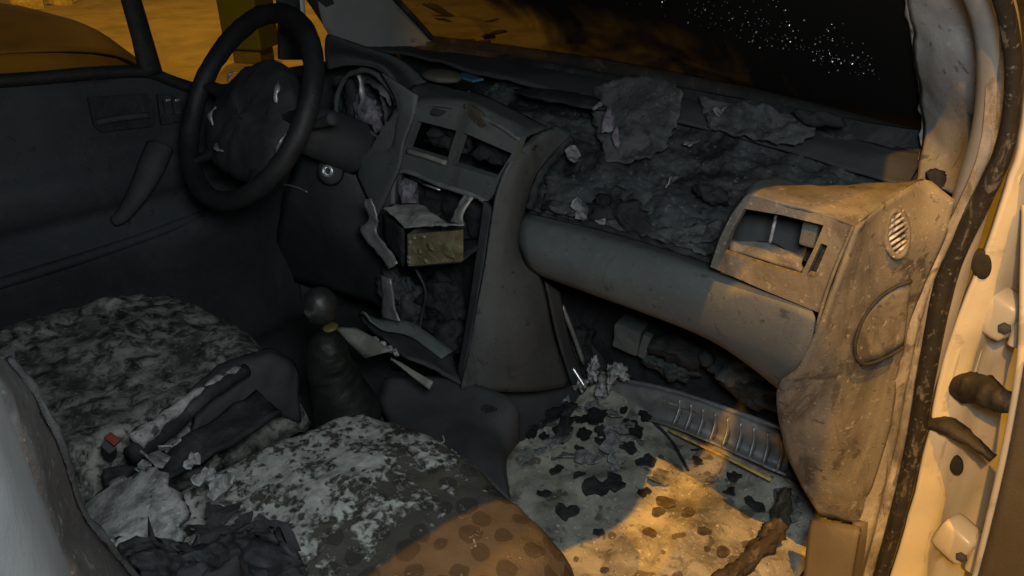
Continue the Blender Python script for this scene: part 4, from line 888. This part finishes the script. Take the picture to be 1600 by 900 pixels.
# ---------------------------------------------------------------- under the dash
cm = empty('footwell_crossmember', (.3, 1.0, .45), van)
def madd(o):
    o.parent = cm; o.matrix_parent_inverse = Matrix.Translation(-Vector((.3, 1.0, .45))); return o
madd(patch('member_face', [[(0.0681, 1.0300, 0.4525), (0.2984, 1.0200, 0.5201), (0.5427, 1.0000, 0.5599)], [(0.0906, 1.0000, 0.4580), (0.3161, 0.9900, 0.5280), (0.5591, 0.9700, 0.5681)], [(0.1499, 1.0000, 0.4153), (0.3261, 0.9900, 0.4718), (0.5711, 0.9750, 0.5029)], [(0.1699, 0.9850, 0.4155), (0.3347, 0.9600, 0.4765), (0.5819, 0.9450, 0.5067)]], 'metal', None, n=5, m=8, th=.004, rough=.002, rs=30))
for k in range(9):
    t = k / 8
    p0 = np.array((0.3225, 0.9850, 0.5271)) * (1 - t) + np.array((0.5543, 0.9650, 0.5653)) * t
    p1 = np.array((0.3306, 0.9550, 0.4840)) * (1 - t) + np.array((0.5663, 0.9400, 0.5068)) * t
    pm = (p0 + p1) / 2 + np.array((0, .010, 0))
    b = np.array((0, .02, -.004))
    madd(patch('rib', [[tuple(p0), tuple(pm), tuple(p1)], [tuple(p0 + b), tuple(pm + b), tuple(p1 + b)]], 'metal', None, n=2, m=3, th=.0035))
madd(tube('lower_lip', [(0.3285, 0.9450, 0.4751), (0.4564, 0.9400, 0.4832), (0.5604, 0.9350, 0.4873)], .0045, 'amber_light', None, flat=.6))  # ochre colour stands in for the lit line on this lip
madd(tube('upper_lip', [(0.1122, 1.0200, 0.4727), (0.3071, 1.0100, 0.5263), (0.5436, 0.9850, 0.5723)], .005, 'metal', None, rough=.002, rs=60))
tube('strut', [(0.0776, 0.8800, 0.7074), (0.0944, 0.9000, 0.6388), (0.1058, 0.9300, 0.5498)], .005, 'metal', van)
tube('strut', [(0.1103, 0.8800, 0.5696), (0.1513, 0.8800, 0.5318)], .004, 'bright', van)
for k, (c, s, mt) in enumerate((((0.1313, 0.9300, 0.5444), (.013, .008, .024), 'melt'), ((0.1690, 0.9500, 0.5246), (.009, .008, .028), 'melt'), ((0.1662, 0.9200, 0.5078), (.010, .006, .014), 'melt'),
                                ((0.1757, 0.9700, 0.5417), (.018, .012, .014), 'ash'), ((0.1186, 0.9000, 0.5158), (.012, .012, .016), 'metal'))):
    blob('melted_bracket', c, s, mt, van, rough=1.1, rs=95, sub=4, seed=50 + k)
hbx = empty('heater_box', (0.1956, 0.9700, 0.6465), van)
box('box_body', (0, 0, 0), (.060, .05, .062), 'dash', hbx, rot=(R(8), R(6), R(12)), bev=.006, rough=.003, cuts=2)
box('box_flange', (.045, -.01, -.004), (.018, .02, .060), 'dash', hbx, rot=(R(5), R(10), R(12)), bev=.004)
blob('melted_knob', (0.3799, 0.9600, 0.6719), (.016, .013, .016), 'door', van, rough=.25, rs=60)
for k, (px, s, mt) in enumerate((((0.2956, 1.0000, 0.6467), (.06, .04, .03), 'char'), ((0.4351, 0.9800, 0.6648), (.05, .04, .03), 'charpanel'), ((0.4844, 0.9700, 0.6410), (.05, .03, .03), 'char'),
                                 ((0.2871, 1.0000, 0.5867), (.06, .03, .02), 'charpanel'), ((0.0515, 0.9700, 0.5552), (.04, .04, .05), 'char'))):
    blob('charred_insulation', px, s, mt, van, rough=.6, rs=26, sub=4, seed=70 + k)

# ---------------------------------------------------------------- seats
def cushion(name, x0, x1, y0, y1, z, mat, parent, nx=70, ny=70, bol=.03, rough=.012, rs=10, seed=0, front=1.0, drop=.13, crown=.02, skew=0, rnd_f=.32):
    bm = bmesh.new(); V = []
    for i in range(ny + 1):
        row = []
        for j in range(nx + 1):
            u = -1 + 2 * j / nx; v = -1 + 2 * i / ny
            # squircle mapping for rounded plan corners
            uu = u * math.sqrt(1 - rnd_f * v * v * (1 if v > 0 else .3)); vv = v * math.sqrt(1 - .20 * u * u)
            x = (x0 + x1) / 2 + uu * (x1 - x0) / 2 + skew * vv; y = (y0 + y1) / 2 + vv * (y1 - y0) / 2
            e = max(abs(u), abs(v))
            side = math.exp(-((abs(u) - .80) / .16) ** 2) * bol * (1 if v < .75 else .5)
            zz = z + side + crown * (1 - u * u) * (.4 + .6 * (v > 0) * v)
            zz -= drop * max(0, (e - .80) / .20) ** 2.4
            zz -= .03 * max(0, v) ** 3
            p = Vector((x, y, zz)); p.z += wob(p, rs, seed) * rough + wob(p, rs * 5, seed + 3) * rough * .25
            row.append(bm.verts.new(p))
        V.append(row)
    for i in range(ny):
        for j in range(nx):
            bm.faces.new((V[i][j], V[i][j + 1], V[i + 1][j + 1], V[i + 1][j]))
    bmesh.ops.solidify(bm, geom=bm.faces[:], thickness=.012)
    return tomesh(name, bm, mat, parent)

ps = tag(empty('passenger_seat', (.3, .15, .42), van), 'passenger seat in dotted cloth half covered with pale ash, backrest burnt away')
def psadd(o):
    o.parent = ps; o.matrix_parent_inverse = Matrix.Translation(-Vector((.3, .15, .42))); return o
psadd(cushion('cushion', .0, .575, -.22, .43, .715, 'seat', None, seed=1, bol=.010, rough=.010, rs=7, crown=.045))
psadd(box('seat_base', (.305, .12, .53), (.44, .46, .16), 'dark', None, bev=.03))
psadd(tube('loose_thread', [(0.1721, 0.3175, 0.7350), (0.2160, 0.3472, 0.7380), (0.2478, 0.3839, 0.7350), (0.2403, 0.3936, 0.7400)], .0012, 'strip', None, seg=5))
psadd(blob('ash_patch', (0.2687, 0.3641, 0.7220), (.014, .026, .006), 'ash', None, rough=.6, rs=60, seed=3))
# rear of the cushion curling up, remains of the backrest
psadd(patch('curled_foam', [[(0.0200, -0.0572, 0.7573), (0.0400, -0.0073, 0.7920), (0.1000, 0.0330, 0.8241)], [(0.1000, -0.0653, 0.7938), (0.1400, -0.0176, 0.8201), (0.2000, 0.0173, 0.8351)], [(0.1800, -0.0695, 0.8249), (0.2100, -0.0351, 0.8250), (0.2400, -0.0059, 0.8341)]], 'foam', None, n=9, th=.012, rough=.005, rs=10, fine=.0015, ragged=.010))
psadd(patch('backrest_edge', [[(0.4500, -0.1307, 1.2272), (0.5200, -0.1510, 1.2683)], [(0.4500, -0.1225, 1.1913), (0.5200, -0.1461, 1.2329)], [(0.4500, -0.1199, 1.1502), (0.5200, -0.1458, 1.1875)], [(0.4500, -0.1219, 1.0997), (0.5200, -0.1487, 1.1448)], [(0.4500, -0.1133, 1.0589), (0.5200, -0.1471, 1.1055)], [(0.4500, -0.1020, 1.0069), (0.5200, -0.1443, 1.0678)]], 'greycloth', None, n=7, m=6, th=.008, rough=.002, rs=30))
psadd(tube('backrest_piping', [(0.4500, -0.1301, 1.2269), (0.4500, -0.1219, 1.1905), (0.4500, -0.1194, 1.1488), (0.4500, -0.1214, 1.0982), (0.4500, -0.1126, 1.0577), (0.4500, -0.1015, 1.0050)], .003, 'char', None, rough=.002, rs=80))
psadd(patch('backrest_shell', [[(0.2500, -0.0651, 0.8724), (0.2800, 0.0147, 0.8468), (0.3100, 0.0739, 0.8281)], [(0.2700, -0.0645, 0.8395), (0.3100, -0.0042, 0.8301), (0.3400, 0.0816, 0.7820)], [(0.3200, -0.0664, 0.8242), (0.3600, -0.0112, 0.8176), (0.3800, 0.0770, 0.7544)]], 'char', None, n=16, th=.006, rough=.045, rs=16, seed=9, fine=.012, ragged=.010))

ds = tag(empty('driver_seat', (-.38, .15, .42), van), 'driver seat cushion under thin grey ash and soot, in deep shade')
def dsadd(o):
    o.parent = ds; o.matrix_parent_inverse = Matrix.Translation(-Vector((-.38, .15, .42))); return o
dsadd(cushion('cushion', -.70, -.12, -.40, .43, .70, 'ashdark', None, seed=8, bol=.02, rough=.014, rs=8, rnd_f=.14))
dsadd(box('seat_base', (-.39, .05, .53), (.44, .6, .16), 'dark', None, bev=.03))
dsadd(patch('bolster', [[(-0.1700, 0.1793, 0.7359), (-0.1800, 0.2573, 0.7505), (-0.1900, 0.3478, 0.7277), (-0.1900, 0.3896, 0.6906)], [(-0.1450, 0.1770, 0.7298), (-0.1450, 0.2565, 0.7509), (-0.1450, 0.3354, 0.7368), (-0.1450, 0.3749, 0.6820)], [(-0.1250, 0.1664, 0.6996), (-0.1250, 0.2439, 0.7105), (-0.1250, 0.3170, 0.6997), (-0.1250, 0.3596, 0.6486)], [(-0.1200, 0.1497, 0.6582), (-0.1200, 0.2301, 0.6517), (-0.1200, 0.3036, 0.6381), (-0.1200, 0.3511, 0.5963)]], 'dark', None, n=7, th=.012, rough=.006, rs=16))

# ---------------------------------------------------------------- loose things lying in the cabin
# burnt radio hanging out of its slot
RL = (-0.0300, 0.6000, 0.9232)
ra = tag(empty('burnt_radio', RL), 'burnt radio hanging out of the dash slot with bare circuit board', 'radio')
O = Vector(RL)
def radd(o):
    o.parent = ra; o.matrix_parent_inverse = Matrix.Translation(-O); return o
F = [(-0.0424, 0.5750, 0.9352), (0.0739, 0.6000, 0.9693), (0.0711, 0.6000, 0.9098), (-0.0492, 0.5750, 0.8684)]
radd(plate('circuit_board', F, [], (0, .006, 0), 'board', None))
Bk = [tuple(np.array(p) + np.array((-.02, .10, .01))) for p in F]
radd(patch('chassis', [[F[0], Bk[0]], [F[3], Bk[3]]], 'dark', None, th=.003))
radd(patch('chassis_floor', [[F[3], Bk[3]], [F[2], Bk[2]]], 'char', None, th=.003))
radd(patch('bent_cover', [[(-0.1660, 0.6150, 0.9447), (-0.0911, 0.6400, 0.9629), (-0.0703, 0.6500, 0.9553)], [(-0.0974, 0.5900, 0.9501), (-0.0198, 0.6100, 0.9734), (0.0139, 0.6100, 0.9668)], [(-0.0446, 0.5720, 0.9481), (0.0309, 0.5800, 0.9725), (0.0915, 0.5900, 0.9870)]], 'sheet', None, n=6, th=.002, rough=.004, rs=40))
radd(patch('curled_cover_end', [[(0.0936, 0.5880, 0.9883), (0.0421, 0.6000, 0.9780)], [(0.0785, 0.6000, 1.0001), (0.0452, 0.6100, 0.9938)], [(0.0837, 0.6200, 1.0269), (0.0478, 0.6300, 1.0195)]], 'sheet', None, n=5, th=.003, rough=.003, rs=40))
radd(patch('side_bracket', [[(-0.1975, 0.6000, 0.9538), (-0.1720, 0.6000, 0.9632)], [(-0.1937, 0.6000, 0.9106), (-0.1571, 0.6000, 0.9277)], [(-0.2249, 0.6000, 0.8836), (-0.1654, 0.6000, 0.8957)], [(-0.1579, 0.5900, 0.8559), (-0.1120, 0.5900, 0.8747)], [(-0.1115, 0.5800, 0.8402), (-0.0822, 0.5800, 0.8609)]], 'metal', None, n=5, th=.003, rough=.005, rs=40))
radd(patch('chassis_side', [[(-0.1669, 0.6200, 0.9256), (-0.0481, 0.5760, 0.9433)], [(-0.1666, 0.6200, 0.8639), (-0.0607, 0.5780, 0.8635)]], 'char', None, n=5, th=.004, rough=.003))
for p in ((-0.0328, 0.5720, 0.9240), (-0.0378, 0.5720, 0.8916), (-0.0387, 0.5720, 0.8822), (-0.0192, 0.5720, 0.9369), (0.0041, 0.5750, 0.9455), (0.0054, 0.5750, 0.8983)):
    radd(box('contact_pad', p, (.007, .004, .006), 'bright', None, bev=.001))
for p, s in (((0.0176, 0.5770, 0.9292), (.010, .003, .007)), ((0.0476, 0.5920, 0.9249), (.020, .003, .012)), ((-0.0097, 0.5740, 0.9128), (.006, .003, .005))):
    radd(blob('solder_lump', p, s, 'board', None, rough=.5, rs=80))

def strip(name, pts, w, mat, label, cat, th=.004, seed=0):
    rows = [[p, q] for p, q in pts]
    o = patch(name, rows, mat, None, n=5, m=3, th=th, rough=.002, rs=40, seed=seed)
    return tag(o, label, cat)
strip('trim_strip', [((-0.1587, 0.4750, 0.7347), (-0.1263, 0.5000, 0.7369)), ((-0.1179, 0.4750, 0.7184), (-0.0682, 0.5000, 0.7382)), ((-0.0700, 0.4750, 0.7033), (-0.0077, 0.4900, 0.7408))], 0, 'strip', 'broad scorched cream trim strip fallen beside the gear lever', 'trim strip')
strip('trim_strip', [((-0.0022, 0.4850, 0.7344), (0.0190, 0.4800, 0.7380)), ((0.0516, 0.4850, 0.7326), (0.0593, 0.4780, 0.7260)), ((0.1132, 0.4850, 0.7330), (0.1137, 0.4750, 0.7223))], 0, 'strip', 'thin pale trim strip pointing at the console side panel', 'trim strip', seed=3)
strip('burnt_bracket', [((-0.1966, 0.5600, 0.7232), (-0.1672, 0.5550, 0.7322)), ((-0.1436, 0.5800, 0.7130), (-0.1301, 0.5650, 0.7024)), ((-0.0888, 0.6100, 0.7146), (-0.0765, 0.5900, 0.6985)), ((0.0069, 0.6300, 0.6814), (0.0059, 0.6000, 0.6772))], 0, 'dash', 'bent dark metal bracket lying in the tray under the radio', 'bracket')

# charred cable bundle on the floor beside the sill
cb = tag(empty('cable_bundle', (0.5948, 0.8391, 0.4500)), 'charred brown cable bundle lying on the floor beside the sill', 'cable')
for k in range(4):
    dx = (k - 1.5) * 9
    o = tube('cable', [tuple(np.array(p) + np.array((.006 * math.sin(3 * k + i), .006 * math.cos(2 * k + i), .005 * math.sin(k * 2 + i * 1.7)))) for i, p in enumerate(((0.5970, 0.9150, 0.5000), (0.6074, 0.8885, 0.4700), (0.6128, 0.8388, 0.4550), (0.6102, 0.7721, 0.4500), (0.6019, 0.7074, 0.4500), (0.5941, 0.6463, 0.4500)))],
             [.007, .010, .012, .012, .011, .010], 'brownchar', None, rough=.010, rs=55, seed=k)
    o.parent = cb; o.matrix_parent_inverse = Matrix.Translation(-Vector((0.5948, 0.8391, 0.4500)))
tag(tube('thin_wire', [(0.2180, 1.0022, 0.4400), (0.2890, 0.9715, 0.4450), (0.3324, 0.9554, 0.4400), (0.4028, 0.9051, 0.4350)], .0035, 'char', None, rough=.002), 'thin black wire lying below the metal crossmember', 'wire')

# scraps: shared meshes, one object each
FL = [flake_mesh('charred_flake', 'charflake', 100 + k, .5, .30, .13) for k in range(6)]
BR = [flake_mesh('brown_flake', 'brownflake', 130 + k, .20, .06, .05) for k in range(4)]
AS = [flake_mesh('ash_flake', 'ashflake', 160 + k, .6, .4, .12) for k in range(5)]
SH = [flake_mesh('charred_shred', 'charflake', 200 + k, .6, .9, .08, .6) for k in range(5)]
rnd = random.Random(11)
def scatter(name, meshes, spots, z, smin, smax, label, cat, group, tilt=.35, zj=.0):
    for p in spots:
        o = bpy.data.objects.new(name, rnd.choice(meshes)); COL.objects.link(o)
        s = rnd.uniform(smin, smax)
        o.location = (p[0], p[1], p[2] if len(p) > 2 else z)
        o.scale = (s * rnd.uniform(.8, 1.2), s * rnd.uniform(.8, 1.2), s)
        o.rotation_euler = (rnd.uniform(-tilt, tilt), rnd.uniform(-tilt, tilt), rnd.uniform(0, 6.28))
        tag(o, label, cat, group)
scatter('brown_flake', BR, [(0.4195, 0.7951, 0.4360), (0.4647, 0.8026, 0.4360), (0.4401, 0.7091, 0.4360), (0.5383, 0.7465, 0.4360), (0.5623, 0.7609, 0.4360), (0.5121, 0.7804, 0.4360), (0.4310, 0.5836, 0.4360), (0.4227, 0.7634, 0.4360)], .436, .014, .034,
        'brown charred flake on the amber-lit patch of floor', 'flake', 'flakes on the amber-lit floor', .15)
scatter('charred_flake', FL, [(0.2349, 0.6481, 0.4400), (0.2513, 0.7380, 0.4400), (0.3177, 0.7670, 0.4400), (0.3728, 0.7874, 0.4360), (0.2974, 0.7308, 0.4400), (0.2973, 0.6409, 0.4400), (0.3709, 0.6445, 0.4360), (0.2742, 0.8725, 0.4400), (0.4030, 0.9421, 0.4370), (0.4978, 0.9025, 0.4370), (0.5511, 0.9047, 0.4370), (0.2131, 0.7129, 0.4450), (0.3273, 0.8662, 0.4370), (0.1378, 0.8464, 0.4500),
                              (0.0900, 0.8152, 0.4600), (0.0917, 0.7708, 0.4600), (0.1791, 0.8848, 0.4500), (0.3769, 0.9732, 0.4370), (0.4848, 0.9527, 0.4370), (0.5485, 0.9498, 0.4370), (0.2218, 0.8523, 0.4400), (0.1997, 0.8030, 0.4400)], .44, .018, .046,
        'black charred flake on the ash-grey passenger floor', 'flake', 'black flakes on the passenger floor', .3)
scatter('ash_flake', AS, [(0.2038, 0.9212, 0.4600), (0.2378, 0.8861, 0.4600), (0.2437, 0.8561, 0.4500), (0.2427, 0.9267, 0.4600), (0.0814, 0.8690, 0.4700), (0.1272, 0.8815, 0.4600), (0.1540, 0.9043, 0.4700), (0.1506, 0.7352, 0.4450), (0.1553, 0.7819, 0.4450), (0.1462, 0.6900, 0.4450), (0.2284, 0.7882, 0.4400), (0.2821, 0.9085, 0.4400), (0.3764, 0.8388, 0.4370), (0.4517, 0.9091, 0.4370),
                          (0.2841, 0.8131, 0.4400), (0.1943, 0.7563, 0.4400), (0.5618, 0.9749, 0.4450), (0.5885, 0.9445, 0.4500), (0.6123, 0.9208, 0.4500)], .45, .022, .055,
        'pale ash-coated scrap on the passenger footwell floor', 'scrap', 'pale scraps in the footwell', .5)
scatter('charred_shred', SH, [(0.2001, 0.0416, 0.7750), (0.2293, 0.0474, 0.7750), (0.2245, 0.0717, 0.7750), (0.2645, 0.0663, 0.7750), (0.2639, 0.0454, 0.7750), (0.2633, 0.0250, 0.7750), (0.2966, 0.0561, 0.7750), (0.2122, 0.0107, 0.7750), (0.2086, -0.0194, 0.7750), (0.3050, 0.0775, 0.7800), (0.2555, 0.0050, 0.7750), (0.2940, 0.0409, 0.7750), (0.1836, 0.0633, 0.7750), (0.2653, 0.0886, 0.7800)], .775, .028, .062,
        'curled black shred of burnt cover heaped on the seat rear', 'shred', 'black shreds on the passenger seat rear', .6)
scatter('ash_flake', AS, [(0.0600, 0.0387, 0.8075), (0.0600, 0.0219, 0.8017), (0.0300, 0.0736, 0.7908), (0.1600, 0.0637, 0.8246), (0.1900, 0.0694, 0.8236), (0.1200, 0.0666, 0.8253)], .75, .018, .036,
        'pale curled foam scrap behind the handbrake', 'scrap', 'foam scraps behind the handbrake', .8)
scatter('ash_flake', AS, [(0.0504, 0.9000, 1.0496), (0.0837, 0.8850, 1.0411), (0.1466, 0.8350, 0.9552), (0.2031, 0.8200, 0.9503), (0.2601, 1.0200, 1.0665), (0.2760, 1.1000, 1.1081), (0.3425, 1.1000, 1.1022), (0.4160, 1.1000, 1.1046), (0.2807, 0.9300, 1.0198)], .9, .016, .038,
        'small pale scrap in the burnt-out dash top', 'scrap', 'pale scraps in the burnt dash top', .9)

LUMP = []
for k in range(4):
    t = blob('charred_lump', (0, 0, 0), (1, .8, .55), ('char', 'charflake')[k % 2], None, rough=.8, rs=1.6, sub=3, seed=300 + k)
    LUMP.append(t.data); bpy.data.objects.remove(t)
scatter('charred_lump', LUMP, [(0.0575, 0.7984, 0.4700), (0.0966, 0.7905, 0.4600), (0.1033, 0.8253, 0.4700), (0.1197, 0.8564, 0.4700), (0.1540, 0.8593, 0.4600), (0.1737, 0.8906, 0.4650), (0.1281, 0.7714, 0.4500), (0.1015, 0.7557, 0.4550), (0.1460, 0.8142, 0.4520), (0.1851, 0.8363, 0.4500), (0.2090, 0.8679, 0.4550), (0.2130, 0.9434, 0.4700), (0.2512, 0.9278, 0.4500), (0.2500, 0.9732, 0.4550)], .46, .010, .026,
        'black charred lump heaped on the footwell floor beside the tunnel', 'lump', 'charred lumps beside the tunnel', .6)
scatter('charred_flake', FL, [(0.0197, 0.5250, 0.6020), (0.0902, 0.5200, 0.6193), (0.1165, 0.5450, 0.6410), (0.1683, 0.5400, 0.6393), (0.1714, 0.5650, 0.6583), (0.0511, 0.5400, 0.6325), (-0.0162, 0.5150, 0.6014)], .56, .014, .034,
        'black charred flake on the dark tunnel cover', 'flake', 'flakes on the tunnel cover', .3)

# droplets and crumbs sparkling on the inside of the windscreen
rnd = random.Random(3)
bm = bmesh.new()
def crumb(p, s):
    t = bmesh.ops.create_icosphere(bm, subdivisions=1, radius=s)
    rot = Euler((rnd.uniform(0, 6), rnd.uniform(0, 6), rnd.uniform(0, 6))).to_matrix()
    for v in t['verts']: v.co = rot @ (v.co * rnd.uniform(.7, 1.3)) + Vector(p)
GA, GB, GC = Vector((0.1960, 1.0309, 1.3131)), Vector((0.3453, 1.0916, 1.2570)), Vector((0.5343, 1.1306, 1.2210))
for k in range(240):
    t = rnd.random() ** .9
    c = GA.lerp(GB, t * 2) if t < .5 else GB.lerp(GC, t * 2 - 1)
    wdt = .085 * (1 - t) + .03 + .03 * rnd.random()
    p = c + Vector((rnd.gauss(0, wdt * .55), 0, 0)) + Vector((0, -.735, .678)) * abs(rnd.gauss(0, wdt * .9))
    crumb(p + Vector((0, -.012, -.012)), rnd.choice((.0006, .0006, .0008, .0008, .0011, .0017)))
gc = tomesh('glass_crumbs', bm, 'bright', van, smooth=False)
gc['kind'] = 'stuff'
